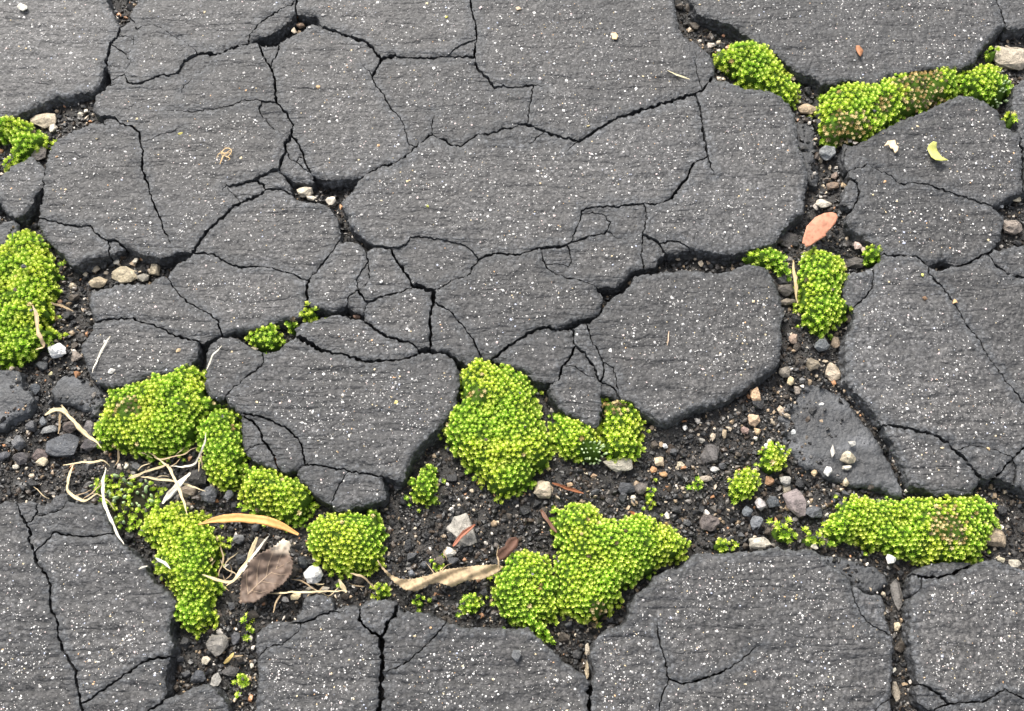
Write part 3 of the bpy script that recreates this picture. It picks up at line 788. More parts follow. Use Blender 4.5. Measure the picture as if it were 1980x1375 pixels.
OCT = np.array([(1, 0, 0), (0, 1, 0), (-1, 0, 0), (0, -1, 0), (0, 0, 1), (0, 0, -1)], float)
OCT_T = np.array([(0, 1, 4), (1, 2, 4), (2, 3, 4), (3, 0, 4), (1, 0, 5), (2, 1, 5), (3, 2, 5), (0, 3, 5)])
GRANCOL = [((0.70, 0.68, 0.65), 48), ((0.44, 0.42, 0.40), 36), ((0.72, 0.58, 0.55), 6), ((0.75, 0.60, 0.36), 5), ((0.45, 0.43, 0.42), 12), ((0.52, 0.55, 0.66), 3), ((0.70, 0.42, 0.22), 1.5)]
gc_c = np.array([c for c, w in GRANCOL]); gc_p = np.array([w for c, w in GRANCOL], float); gc_p /= gc_p.sum()

def granules(P, z, n_px, parent):
    n = len(P)
    if n == 0: return
    g = at(P[:, 0], P[:, 1], z)
    s = unit(P[:, 1]) * n_px
    jit = 0.65 + 0.6 * rnd.rand(n, 6, 1)
    a = rnd.rand(n) * 6.28
    V = OCT[None] * jit
    sx = 0.85 + 0.5 * rnd.rand(n)
    V = V * np.stack([sx, 1 / sx, 0.55 + 0 * sx], 1)[:, None, :]
    c, si = np.cos(a)[:, None], np.sin(a)[:, None]
    V = np.stack([V[..., 0] * c - V[..., 1] * si, V[..., 0] * si + V[..., 1] * c, V[..., 2]], -1)
    V = V * s[:, None, None] + g[:, None, :] + np.array([0, 0, 1])[None, None] * (0.12 * s)[:, None, None]
    T = (OCT_T[None] + (np.arange(n) * 6)[:, None, None]).reshape(-1, 3)
    cc = gc_c[rnd.choice(len(gc_c), n, p=gc_p)] * (0.82 + 0.25 * rnd.rand(n, 1))
    o = mk('granules', V.reshape(-1, 3), T, M_GRAN, parent, np.repeat(np.minimum(cc, 0.9), 6, 0), kind='stuff')
    return o

def build_slab(loop_pts, R, D, z0, tilt=0.00001, zbot=-0.002, gran=1.0, sp=5.2, label=None, seed=0, dropk=1.0, mat=None):
    O = loop_pts; n = len(O)
    x0, y0 = O.min(0); x1, y1 = O.max(0)
    out = x1 < 0 or y1 < 0 or x0 > WID or y0 > HEI
    G = hexgrid(x0 + 1, x1, y0 + 1, y1, sp if not out else 16, 1.8, rnd)
    if len(G): G = G[inside(G, O)]
    A = O; B = np.roll(O, -1, 0)
    if len(G):
        d, _ = seg_dist(G, A, B); G = G[d > 2.2]
    P = np.concatenate([O, G]) if len(G) else O
    edges = [(i, (i + 1) % n) for i in range(n)]
    vc, ve, vf, ov, oe, of = delaunay_2d_cdt([Vector(p) for p in P], edges, [], 1, 1e-4)
    if not vf: return None
    V2 = np.array([tuple(v) for v in vc]); T = np.array(vf)
    keep = inside(V2[T].mean(1), O)
    T = T[keep]
    if len(T) < 3: return None
    usedv = np.unique(T); remap = -np.ones(len(V2), int); remap[usedv] = np.arange(len(usedv)); V2 = V2[usedv]; T = remap[T]
    d, k = seg_dist(V2, A, B)
    gapness = R[k]
    r = np.where(gapness > 0.5, 3.6, 2.0 + np.minimum(D[k], 5) * 0.3) * dropk
    drop = np.where(gapness > 0.5, 0.0010, 0.00015 + 0.00007 * np.minimum(D[k], 6)) * dropk
    drop = drop * (0.3 + 1.5 * fbm(V2[:, 0] / 9, V2[:, 1] / 9, 3, 3))
    cx, cy = O.mean(0)
    tx, ty = (rnd.rand(2) - 0.5) * 2 * tilt
    args = (z0, tx, ty, cx, cy, seed % 40)
    z = slab_height(V2, d, r, drop, *args)
    V = at(V2[:, 0], V2[:, 1], TOP); V[:, 2] = z
    # orientation up
    tri = V[T]; nz = np.cross(tri[:, 1] - tri[:, 0], tri[:, 2] - tri[:, 0])[:, 2]
    T[nz < 0] = T[nz < 0][:, ::-1]
    # broken side walls
    cnt = {}
    for a, b, c in T.tolist():
        for e in ((a, b), (b, c), (c, a)): cnt[e] = 1
    be = [e for e in cnt if (e[1], e[0]) not in cnt]
    bv = sorted({v for e in be for v in e}); bi = {v: i for i, v in enumerate(bv)}
    nor = np.zeros((len(bv), 2))
    for a, b in be:
        ev = V[b] - V[a]; q = np.array([ev[1], -ev[0]]); q /= max(np.hypot(*q), 1e-9)
        nor[bi[a]] += q; nor[bi[b]] += q
    nor /= np.maximum(np.hypot(*nor.T), 1e-6)[:, None]
    VB = V[bv]; gb = gapness[bv]
    rough = fbm(VB[:, 0] / 0.0022, VB[:, 1] / 0.0022, 41, 2)
    rings = [VB.copy()]
    NR = 6
    nxt = np.arange(len(bv)); prv = np.arange(len(bv))
    for a, b in be: nxt[bi[a]] = bi[b]; prv[bi[b]] = bi[a]
    flow = VB[:, :2].copy()
    for ri in range(1, NR):
        f = ri / (NR - 1)
        for _ in range(3): flow = 0.5 * flow + 0.25 * (flow[nxt] + flow[prv])
        q = VB.copy(); q[:, 2] = VB[:, 2] + (zbot - VB[:, 2]) * f ** 0.8
        rr = fbm(VB[:, 0] / 0.0030 + f * 9.3, VB[:, 1] / 0.0030 + f * 5.1, 45, 3) - 0.5
        off = gb * (0.0020 * f * (0.2 + 1.3 * rough) + rr * 0.0026) + (1 - gb) * rr * 0.0002
        q[:, :2] = np.where(gb[:, None] > 0.5, flow, VB[:, :2]) + nor * off[:, None]
        q[:, 2] += gb * rr * 0.0022 * (1 - f)
        rings.append(q)
    W = []
    nb = len(bv); base = len(V)
    for a, b in be:
        i, j = bi[a], bi[b]
        lv = [(base + k * nb + i, base + k * nb + j) for k in range(NR)]
        for k in range(NR - 1):
            (a0, b0), (a1, b1) = lv[k], lv[k + 1]
            W += [(b0, a0, a1), (b0, a1, b1)]
    Vall = np.concatenate([V] + rings); Tall = np.concatenate([T, np.array(W)])
    ed = np.clip(d / 26.0, 0, 1)
    edge = np.concatenate([ed, np.zeros(nb * NR)])
    c0 = Vall.mean(0); c0[2] = 0
    o = mk('asphalt_slab', Vall, Tall, mat or M_ASPH, pavement, smooth=True, attrs={'edge': edge}, origin=tuple(c0), label=label)
    # pale mineral granules pressed into the surface
    if gran > 0 and not out:
        ar = abs(area(O))
        m = int(ar / 46.0 * gran)
        q = np.stack([x0 + (x1 - x0) * rnd.rand(m * 3), y0 + (y1 - y0) * rnd.rand(m * 3)], 1)
        q = q[inside(q, O)][:m]
        if len(q):
            dd, kk = seg_dist(q, A, B)
            gm = at(q[:, 0], q[:, 1])
            dens = 0.6 * fbm(gm[:, 0] / 0.022, gm[:, 1] / 0.014, 55, 2) + 0.4 * 0.5
            pr = np.clip((dd - 4) / 22.0, 0.03, 1) * np.clip((dens - 0.26) / 0.30, 0.15, 1.15)
            s = rnd.rand(len(q)) < pr
            q, dd, kk = q[s], dd[s], kk[s]
            if len(q):
                gp = R[kk]; rq = np.where(gp > 0.5, 3.6, 2.0 + np.minimum(D[kk], 5) * 0.3) * dropk
                dq = np.where(gp > 0.5, 0.0010, 0.00015 + 0.00007 * np.minimum(D[kk], 6)) * dropk * 0.9
                zq = slab_height(q, dd, rq, dq, *args)
                size = 0.6 + 0.53 * rnd.exponential(1.0, len(q))
                granules(q, zq, np.clip(size, 0.5, 3.5), o)
    return o

for k, (loop, C, A) in enumerate(SLABS):
    O, R, D = offset_loop(loop)
    if len(O) < 6 or abs(area(O)) < 40: continue
    small = A < 2500
    build_slab(O, R, D, TOP + (rnd.rand() - 0.5) * 0.0008 - (0.0008 if small else 0), 0.0000012 if not small else 0.00001, seed=k,
               gran=1.0 if not small else 0.45)

SUNK = []
# pieces that have dropped into the gaps
def sunken(s, z, gran, label, dropk=1.6):
    P = np.array(parse(s)); out = []
    for i in range(len(P)):
        a, b = P[i], P[(i + 1) % len(P)]
        m = max(2, int(np.hypot(*(b - a)) / 2.8)); t = np.arange(m) / m
        q = a + t[:, None] * (b - a)
        nr = np.array([-(b - a)[1], (b - a)[0]]); nr /= max(np.hypot(*nr), 1e-6)
        out.append(q + nr * ((fbm(q[:, 0] / 7, q[:, 1] / 7, 71, 3) - 0.5) * 8)[:, None])
    O = np.concatenate(out)
    if area(O) < 0: O = O[::-1]
    SUNK.append((O, z))
    return build_slab(O, np.ones(len(O)), np.zeros(len(O)), z, 0.00001, gran=gran, label=label, seed=int(P[0, 0]), dropk=dropk, mat=M_BARE)
sunken('C4 280,210 400,180 520,240 620,285 700,390 790,520 860,600 920,720 1000,870 1060,1000 1075,1075 1000,1070 900,1010 760,1000 660,1000 600,960 500,940 420,870 330,850 260,790 190,700 150,640 180,540 130,470 150,370 260,340', 0.0044, 0.0, 'sunken bluish grey asphalt piece with worn smooth top and embedded pale chips')
sunken('F -70,700 C1 0,110 100,120 140,170 130,240 210,280 230,350 190,430 60,490 0,560 F -60,830', 0.0070, 0.0, 'dark crumbling asphalt lump beside gravel, bare of pale granules', 1.0)
sunken('C1 360,260 400,190 480,150 600,165 680,200 760,270 790,330 700,420 600,400 480,360 380,350', 0.0055, 0.05, 'dark sloping asphalt chunk broken off below the slab', 1.0)
sunken('F -60,440 B1 0,320 70,300 120,330 100,400 60,490 0,520 F -60,480', 0.0066, 0.0, 'dark asphalt lump beside the moss')
sunken('A4 260,880 330,890 400,890 410,1000 395,1090 400,1200 430,1310 410,1375 340,1340 310,1230 275,1100 255,980', 0.0060, 0.03, 'narrow dark asphalt strip broken down along the slab edge')
sunken('D4 400,195 480,180 600,190 720,210 850,250 930,330 960,390 900,430 850,480 780,470 700,420 620,350 540,290', 0.0066, 0.0, 'bluish worn asphalt corner sunk below the slab')
sunken('D2 620,575 680,560 760,560 800,580 780,600 700,600 640,600', 0.0062, 0.1, None)
sunken('A4 610,1060 700,1070 760,1050 780,1100 740,1180 660,1210 600,1180', 0.0068, 0.05, None)

# ------------------------------------------------------------------ soil bed
def soil_z(X, Y):
    return 0.0012 + (fbm(X / 0.022, Y / 0.022, 61, 3) - 0.5) * 0.0055 + (fbm(X / 0.0035, Y / 0.0035, 63, 2) - 0.5) * 0.0022
def soil():
    c = at(np.array([BX0, BX1, BX0, BX1]), np.array([BY0, BY0, BY1, BY1]), TOP)
    x0, x1 = c[:, 0].min() - .01, c[:, 0].max() + .01; y0, y1 = c[:, 1].min() - .01, c[:, 1].max() + .01
    nx, ny = int((x1 - x0) / 0.0022), int((y1 - y0) / 0.0022)
    X, Y = np.meshgrid(np.linspace(x0, x1, nx), np.linspace(y0, y1, ny))
    V = np.stack([X.ravel(), Y.ravel(), soil_z(X.ravel(), Y.ravel())], 1)
    i = np.arange(nx * ny).reshape(ny, nx)
    Q = np.stack([i[:-1, :-1].ravel(), i[:-1, 1:].ravel(), i[1:, 1:].ravel(), i[1:, :-1].ravel()], 1)
    return mk('ground', V, Q, M_SOIL, kind='structure', smooth=True)
soil()

# ------------------------------------------------------------------ moss outlines (used for grit too)
MOSS = [
 # outline, height above soil (m), label, options
 ('F -80,440 B1 0,540 100,440 230,400 290,450 340,520 400,640 430,730 400,790 420,880 350,960 390,1050 300,1130 430,1180 360,1230 280,1290 240,1340 140,1400 0,1425 F -80,700', .014, 'big bright yellow-green moss cushion at the gravel edge with a dry leaf caught in it', {}),
 ('F -80,230 A1 0,890 80,885 160,910 230,960 310,1000 380,1060 330,1110 250,1150 140,1210 60,1275 30,1230 100,1170 110,1100 60,1050 0,1060 F -80,275', .0125, 'moss patch with an olive hollow beside a beige stone', {}),
 ('C1 800,440 840,300 950,270 1100,200 1300,150 1430,115 1500,130 1540,200 1570,320 1650,410 1560,480 1480,620 1400,720 1280,780 1100,790 950,740 850,700 730,700 730,560 780,480', .016, 'wide dome of moss with a dark bare hollow on its shoulder, near straw', {'bare': [('C1 970,420', 22)]}),
 ('C1 1570,470 1680,420 1790,460 1840,580 1830,680 1870,780 1850,840 1800,900 1830,1000 1740,1040 1600,1000 1550,870 1500,680 1500,560', .015, 'upright strip of moss joining the wide dome to the next cushion', {'bare': [('C1 1750,570', 5)]}),
 ('C1 1860,850 C2 30,870 130,890 220,930 330,980 430,1050 455,1120 400,1170 380,1290 260,1270 130,1240 0,1240 C1 1850,1180 1830,1060', .015, 'moss mound pressed against two small broken slab corners', {}),
 ('C1 1100,1280 1200,1180 1330,1150 1450,1200 1550,1270 1600,1375 D1 1640,50 1660,150 1620,300 1660,430 1600,560 1630,650 1580,720 1430,770 1330,640 1370,540 1320,450 1200,350 1170,260 1210,180 1140,80 1060,0', .015, 'tall tapering moss cushion beside the curved orange pod', {}),
 ('F 603,1010 625,995 665,990 730,990 742,1020 740,1060 738,1090 715,1105 690,1100 655,1110 625,1090 600,1070 593,1045', .015, 'round ball of moss beside the white stone', {}),
 ('F 890,715 935,693 960,705 985,705 1005,715 1025,740 1040,770 1045,800 1060,830 1065,860 1055,895 1035,905 1030,935 1000,945 975,957 945,940 930,910 905,895 885,875 865,850 862,820 875,795 890,770 887,740', .017, 'largest tight green moss cushion, with a brown hollow, against the slab tip', {'bare': [('F 920,765', 15)]}),
 ('F 1065,815 1085,800 1110,810 1140,820 1155,845 1168,870 1150,890 1120,890 1090,880 1066,860', .012, 'moss lobe fringed with whitish shoots under the pointed slab', {'pale': [('F 1148,872', 26)]}),
 ('F 1165,765 1190,770 1230,780 1245,820 1235,845 1242,870 1225,890 1195,887 1172,870 1160,840 1165,810', .011, 'loose ragged moss tuft with a grey dead top above a buried beige stone', {'dry': [('F 1187,785', 22)], 'sp': 1.1}),
 ('F 1070,990 1100,975 1140,975 1165,1000 1185,1005 1205,1010 1230,995 1270,1005 1300,1025 1330,1050 1325,1075 1295,1085 1255,1110 1215,1130 1195,1160 1165,1190 1145,1205 1125,1190 1090,1185 1080,1165 1075,1100 1085,1060 1070,1020', .0165, 'broad wing-shaped bright green moss cushion at the lower slab corner', {'dry': [('F 1160,1180', 18)]}),
 ('F 960,1110 985,1075 1015,1065 1050,1075 1070,1100 1078,1140 1090,1180 1070,1205 1045,1200 1068,1240 1045,1238 1020,1210 985,1200 960,1170 955,1140', .015, 'yellowish moss cushion touching the broad wing-shaped one', {'dry': [('F 1045,1135', 9)]}),
 ('F 1620,985 1650,960 1690,960 1720,970 1760,965 1830,960 1890,960 1925,985 1930,1010 1910,1040 1900,1075 1850,1090 1800,1085 1750,1080 1720,1060 1680,1055 1650,1040 1610,1045 1600,1020', .015, 'long moss cushion with a straw-coloured dead patch', {'dry': [('F 1835,1022', 36)]}),
 ('F 1555,500 1580,480 1615,490 1635,510 1640,540 1630,570 1645,600 1620,625 1590,640 1560,620 1550,580 1545,540', .016, 'upright bright moss cushion beside the tan stalk, below the orange leaf', {}),
 ('F 1440,490 1470,482 1515,490 1520,520 1525,545 1495,520 1445,500', .012, 'thin moss strip at the end of the open crack', {'sp': 1.15}),
 ('F 1668,482 1690,475 1710,495 1695,512 1670,502', .011, 'small moss tuft next to the pink-tan pebble', {}),
 ('F 1385,100 1410,90 1450,80 1480,90 1510,115 1530,150 1548,175 1535,200 1505,185 1470,165 1440,160 1420,140 1385,120', .0135, 'slanting green moss band in the wide open joint', {'bare': [('F 1415,128', 9)]}),
 ('F 1585,200 1600,180 1625,160 1670,165 1700,160 1720,145 1760,140 1840,130 1860,145 1850,180 1800,200 1790,215 1750,220 1720,245 1680,270 1630,272 1590,265 1588,230', .0145, 'long moss bank with two withered straw-brown patches', {'dry': [('F 1640,245', 36), ('F 1785,172', 48), ('F 1710,205', 16)], 'bare': [('F 1745,165', 11)]}),
 ('F 1862,140 1910,125 1945,145 1957,175 1930,200 1895,190 1860,172', .0135, 'moss clump with silvery tips beside the large beige stone', {'pale': [('F 1945,178', 22)]}),
 ('F 1937,215 1950,220 1972,245 1950,247', .011, 'tiny yellow moss tuft wedged in the joint', {}),
 ('F 478,655 500,635 530,628 545,650 538,670 505,678 485,668', .013, 'small moss tuft in the crack above the cream chip', {}),
 ('F 578,612 598,590 617,603 612,618 590,624', .0135, 'small bright moss tuft at the meeting of two cracks', {}),
 ('F 552,622 572,618 574,640 562,646', .012, 'sparse moss sprigs between the two small crack tufts', {}),
 ('F 788,930 808,925 818,905 836,898 848,940 838,970 812,977 794,962', .011, 'small moss tuft under the overhanging slab tip', {}),
 ('F 1408,932 1430,910 1460,913 1472,935 1452,957 1420,967', .011, 'round moss button on the dark grit', {}),
 ('F 1473,870 1495,852 1522,870 1522,900 1490,914 1473,897', .011, 'small moss tuft touching the sunken bluish piece', {}),
 ('F 1488,1020 1510,1012 1535,1030 1540,1045 1510,1045', .009, 'low moss sprigs beside the long cushion', {'sp': 1.3}),
 ('F 1556,1035 1580,1028 1592,1045 1575,1055 1558,1050', .009, 'little moss sprig between long cushion and slab', {'sp': 1.2}),
 ('F 888,1170 905,1150 930,1145 932,1180 910,1188', .011, 'pointed pale green moss sprig near the slab edge', {}),
 ('F 720,1150 735,1130 752,1128 752,1150 735,1158', .009, 'tiny moss sprig below the dry ribbon leaf', {}),
 ('F 798,1162 812,1152 822,1160 815,1175 802,1172', .009, 'tiny yellow moss sprig on the slab rim', {}),
 ('F 1247,950 1262,942 1270,948 1260,980 1250,975', .006, 'tiny moss sprig alone on the grit', {}),
 ('F 1338,942 1350,930 1366,938 1360,950 1345,952', .006, 'tiny olive moss sprig on the gravelly rise', {}),
 ('F 1378,1050 1395,1042 1418,1060 1410,1072 1390,1066', .009, 'tiny moss sprig at the slab rim below the gravel', {}),
 ('F 836,1092 850,1088 862,1092 856,1104 842,1104', .007, 'tiny moss sprig above the dry ribbon leaf', {}),
 ('F 1905,105 1918,98 1930,104 1926,114 1910,114', .010, 'tiny moss tuft on the large beige stone', {}),
 ('F 470,1190 484,1200 486,1230 474,1232 466,1210', .007, 'thin moss sprigs in the shaded lower gap', {'sp': 1.3}),
 ('F 462,1305 476,1310 480,1325 466,1326', .006, 'lone moss sprig at the bottom of the lower gap', {'sp': 1.2}),
]
MPOLY = []
for s, h, lab, opt in MOSS: MPOLY.append(np.array(parse(s)))
SILVER = np.array(parse('F 178,935 200,920 240,915 290,925 322,948 315,985 275,1012 245,1028 205,1005'))

# ------------------------------------------------------------------ grit: countless crumbs in the gaps
ph = (1 + 5 ** .5) / 2
ICO = np.array([(-1, ph, 0), (1, ph, 0), (-1, -ph, 0), (1, -ph, 0), (0, -1, ph), (0, 1, ph), (0, -1, -ph), (0, 1, -ph), (ph, 0, -1), (ph, 0, 1), (-ph, 0, -1), (-ph, 0, 1)], float) / math.hypot(1, ph)
ICO_T = np.array([(0, 11, 5), (0, 5, 1), (0, 1, 7), (0, 7, 10), (0, 10, 11), (1, 5, 9), (5, 11, 4), (11, 10, 2), (10, 7, 6), (7, 1, 8), (3, 9, 4), (3, 4, 2), (3, 2, 6), (3, 6, 8), (3, 8, 9), (4, 9, 5), (2, 4, 11), (6, 2, 10), (8, 6, 7), (9, 8, 1)])
GRITCOL = [((0.006, 0.0056, 0.0053), 46), ((0.014, 0.0128, 0.0115), 24), ((0.055, 0.050, 0.045), 8), ((0.050, 0.036, 0.025), 15), ((0.13, 0.115, 0.10), 5), ((0.30, 0.22, 0.14), 4.0), ((0.44, 0.36, 0.26), 3), ((0.64, 0.58, 0.50), 1.8), ((0.34, 0.17, 0.08), 1.2)]
grc = np.array([c for c, w in GRITCOL]); grp = np.array([w for c, w in GRITCOL], float); grp /= grp.sum()

def gap_points(density, margin, skip_moss=True):
    out = []
    for loop, C in GAPS:
        x0, y0 = np.maximum(C.min(0), (-165, -165)); x1, y1 = np.minimum(C.max(0), (WID + 165, HEI + 165))
        if x1 <= x0 or y1 <= y0: continue
        m = int((x1 - x0) * (y1 - y0) / density)
        q = np.stack([x0 + (x1 - x0) * rnd.rand(m), y0 + (y1 - y0) * rnd.rand(m)], 1)
        out.append(q[inside(q, C)])
    q = np.concatenate(out)
    # the bed lies lower than the surface that was surveyed, so shift to the bed's own level
    if skip_moss:
        bad = np.zeros(len(q), bool)
        for P in MPOLY:
            if abs(area(P)) > 2500:
                c = P.mean(0); bad |= inside(q, c + (P - c) * 0.8)
        q = q[~bad]
    return q

q = gap_points(22.0, 0)
n = len(q); print('grit', n)
gsize = np.clip(1.2 + 1.75 * rnd.exponential(1.0, n), 1.2, 7.0) * unit(q[:, 1])
g = at(q[:, 0], q[:, 1], 0.004)
g[:, 2] = soil_z(g[:, 0], g[:, 1]) + gsize * 0.25
for O, zt in SUNK:
    ii = np.where(inside(q, O))[0]
    if len(ii) == 0: continue
    dd, _ = seg_dist(q[ii], O, np.roll(O, -1, 0))
    up = ii[rnd.rand(len(ii)) < np.clip(1.0 - dd / 16.0, 0.035, 0.9)]
    g[up] = at(q[up, 0], q[up, 1], zt); g[up, 2] = zt - 0.0006 + gsize[up] * 0.3
Vg = ICO[None] * (0.5 + 0.75 * rnd.rand(n, 12, 1)) * (0.55 + 0.75 * rnd.rand(n, 1, 3))
aa = rnd.rand(n) * 6.28; c_, s_ = np.cos(aa)[:, None], np.sin(aa)[:, None]
Vg = np.stack([Vg[..., 0] * c_ - Vg[..., 1] * s_, Vg[..., 0] * s_ + Vg[..., 1] * c_, Vg[..., 2] * 0.85], -1) * gsize[:, None, None] + g[:, None, :]
Tg = (ICO_T[None] + (np.arange(n) * 12)[:, None, None]).reshape(-1, 3)
cg = grc[rnd.choice(len(grc), n, p=grp)] * (0.7 + 0.6 * rnd.rand(n, 1))
mk('grit', Vg.reshape(-1, 3), Tg, M_GRIT, None, np.repeat(cg, 12, 0), kind='stuff', label='loose black and brown grit filling the open joints between the slabs', cat='grit')

# ------------------------------------------------------------------ moss
def leaf_pts(az, el, L, w, r0=0.10):
    """folded ovate leaf: 6 vertices, 4 triangles"""
    ca, sa = math.cos(az), math.sin(az); ce, se = math.cos(el), math.sin(el)
    d = np.array([ca * ce, sa * ce, se]); s = np.array([-sa, ca, 0]); u = np.cross(d, s) * -1
    up = np.array([-ca * se, -sa * se, ce])
    b = np.array([ca * r0, sa * r0, 0.0])
    m = b + d * L * 0.5
    tip = b + d * L + up * (0.10 * L)
    return [b, m + s * w + up * 0.07 * L, m - up * 0.05 * L, m - s * w + up * 0.07 * L, tip]
LT = [(0, 1, 2), (0, 2, 3), (1, 4, 2), (2, 4, 3)]
def shoot(seed, closed=0.0):
    rs = np.random.RandomState(seed); V = []; T = []; B = []; Hh = []
    for cnt, el, L, w, z, br in ((7, 24, 1.12, 0.19, 0.05, 0.0), (7, 44, 0.84, 0.17, 0.35, 0.2), (5, 38, 0.46, 0.21, 0.90, 1.0)):
        o = rs.rand() * 6.28
        for i in range(cnt):
            e = math.radians(el + (rs.rand() - .5) * 18 + closed * 25)
            P = leaf_pts(o + 6.283 * i / cnt + (rs.rand() - .5) * .5, min(e, 1.5), L * (0.85 + .3 * rs.rand()), w)
            k = len(V)
            for j, p in enumerate(P):
                V.append(p + np.array([0, 0, z]))
                B.append(br); Hh.append((0, .5, .4, .5, 1.0)[j])
            T += [tuple(k + t for t in tt) for tt in LT]
    return np.array(V), np.array(T), np.array(B), np.array(Hh)
SHOOTS = [shoot(i, 0.1 * (i % 3)) for i in range(6)]
def club(seed):
    """little closed bud: a slim pointed ellipsoid"""
    rs = np.random.RandomState(seed); V = ICO * np.array([0.34, 0.34, 0.85]) * (0.85 + .3 * rs.rand(12, 1)) + np.array([0, 0, 0.6])
    return V, ICO_T, np.full(12, 0.5), np.clip(V[:, 2] / 1.3, 0, 1)
CLUB = [club(20 + i) for i in range(4)]

def frames(nrm, ang):
    z = nrm / np.linalg.norm(nrm, axis=1)[:, None]
    x = np.stack([np.cos(ang), np.sin(ang), 0 * ang], 1)
    x = x - z * (x * z).sum(1)[:, None]; x /= np.linalg.norm(x, axis=1)[:, None]
    y = np.cross(z, x)
    return np.stack([x, y, z], 2)     # columns

def place_shoots(name, pos, nrm, size, kind, parent, rs, tmpl):
    n = len(pos)
    if n == 0: return None
    Vs, Ts, Cs = [], [], []; base = 0
    which = rs.randint(0, len(tmpl), n)
    hue = fbm(pos[:, 0] / 0.010, pos[:, 1] / 0.010, 91, 2)
    for k in range(len(tmpl)):
        ii = np.where(which == k)[0]
        if len(ii) == 0: continue
        V, T, B, Hh = tmpl[k]
        Fm = frames(nrm[ii], rs.rand(len(ii)) * 6.28)
        W = np.einsum('nij,vj->nvi', Fm, V) * size[ii][:, None, None] + pos[ii][:, None, :]
        T2 = (T[None] + (np.arange(len(ii)) * len(V))[:, None, None] + base).reshape(-1, 3); base += len(ii) * len(V)
        if kind == 'green':
            lo = np.array([0.235, 0.47, 0.010]); hi = np.array([0.64, 0.80, 0.05]); bud = np.array([0.90, 0.90, 0.34])
            yel = np.array([0.80, 0.76, 0.05])
            h = np.clip((hue[ii] - 0.28) * 1.7 + (rs.rand(len(ii)) - .5) * 0.5, 0, 1)
            outer = lo * (1 - h)[:, None] * 1.0 + (lo * 0.6 + yel * 0.4) * h[:, None]
            inner = (hi * 0.5 + bud * 0.5) * (1 - h)[:, None] + (bud * 0.6 + yel * 0.4) * h[:, None]
            t = np.clip(0.55 * B + 0.45 * Hh * (0.4 + 0.6 * B), 0, 1)
            C = outer[:, None, :] * (1 - t)[None, :, None] + inner[:, None, :] * t[None, :, None]
        elif kind == 'dry':
            a = np.array([0.46, 0.33, 0.13]); b = np.array([0.78, 0.64, 0.34]); c3 = np.array([0.16, 0.12, 0.07])
            h = rs.rand(len(ii)); m = np.where(h[:, None] < 0.22, c3, np.where(h[:, None] < 0.55, a, b))
            C = m[:, None, :] * (0.8 + 0.3 * Hh)[None, :, None]
        else:
            a = np.array([0.22, 0.36, 0.10]); b = np.array([0.52, 0.62, 0.36])
            C = np.repeat((a * (1 - Hh)[:, None] + b * Hh[:, None])[None], len(ii), 0)
        C = C * (0.85 + 0.3 * rs.rand(len(ii), 1, 1))
        Vs.append(W.reshape(-1, 3)); Ts.append(T2); Cs.append(np.minimum(C, 0.85).reshape(-1, 3))
    return mk(name, np.concatenate(Vs), np.concatenate(Ts), M_MOSS, parent, np.concatenate(Cs), kind='stuff')

def poisson(P, spacing, rs):
    x0, y0 = P.min(0); x1, y1 = P.max(0)
    G = hexgrid(x0, x1, y0, y1, spacing, spacing * 0.42, rs)
    return G[inside(G, P)]

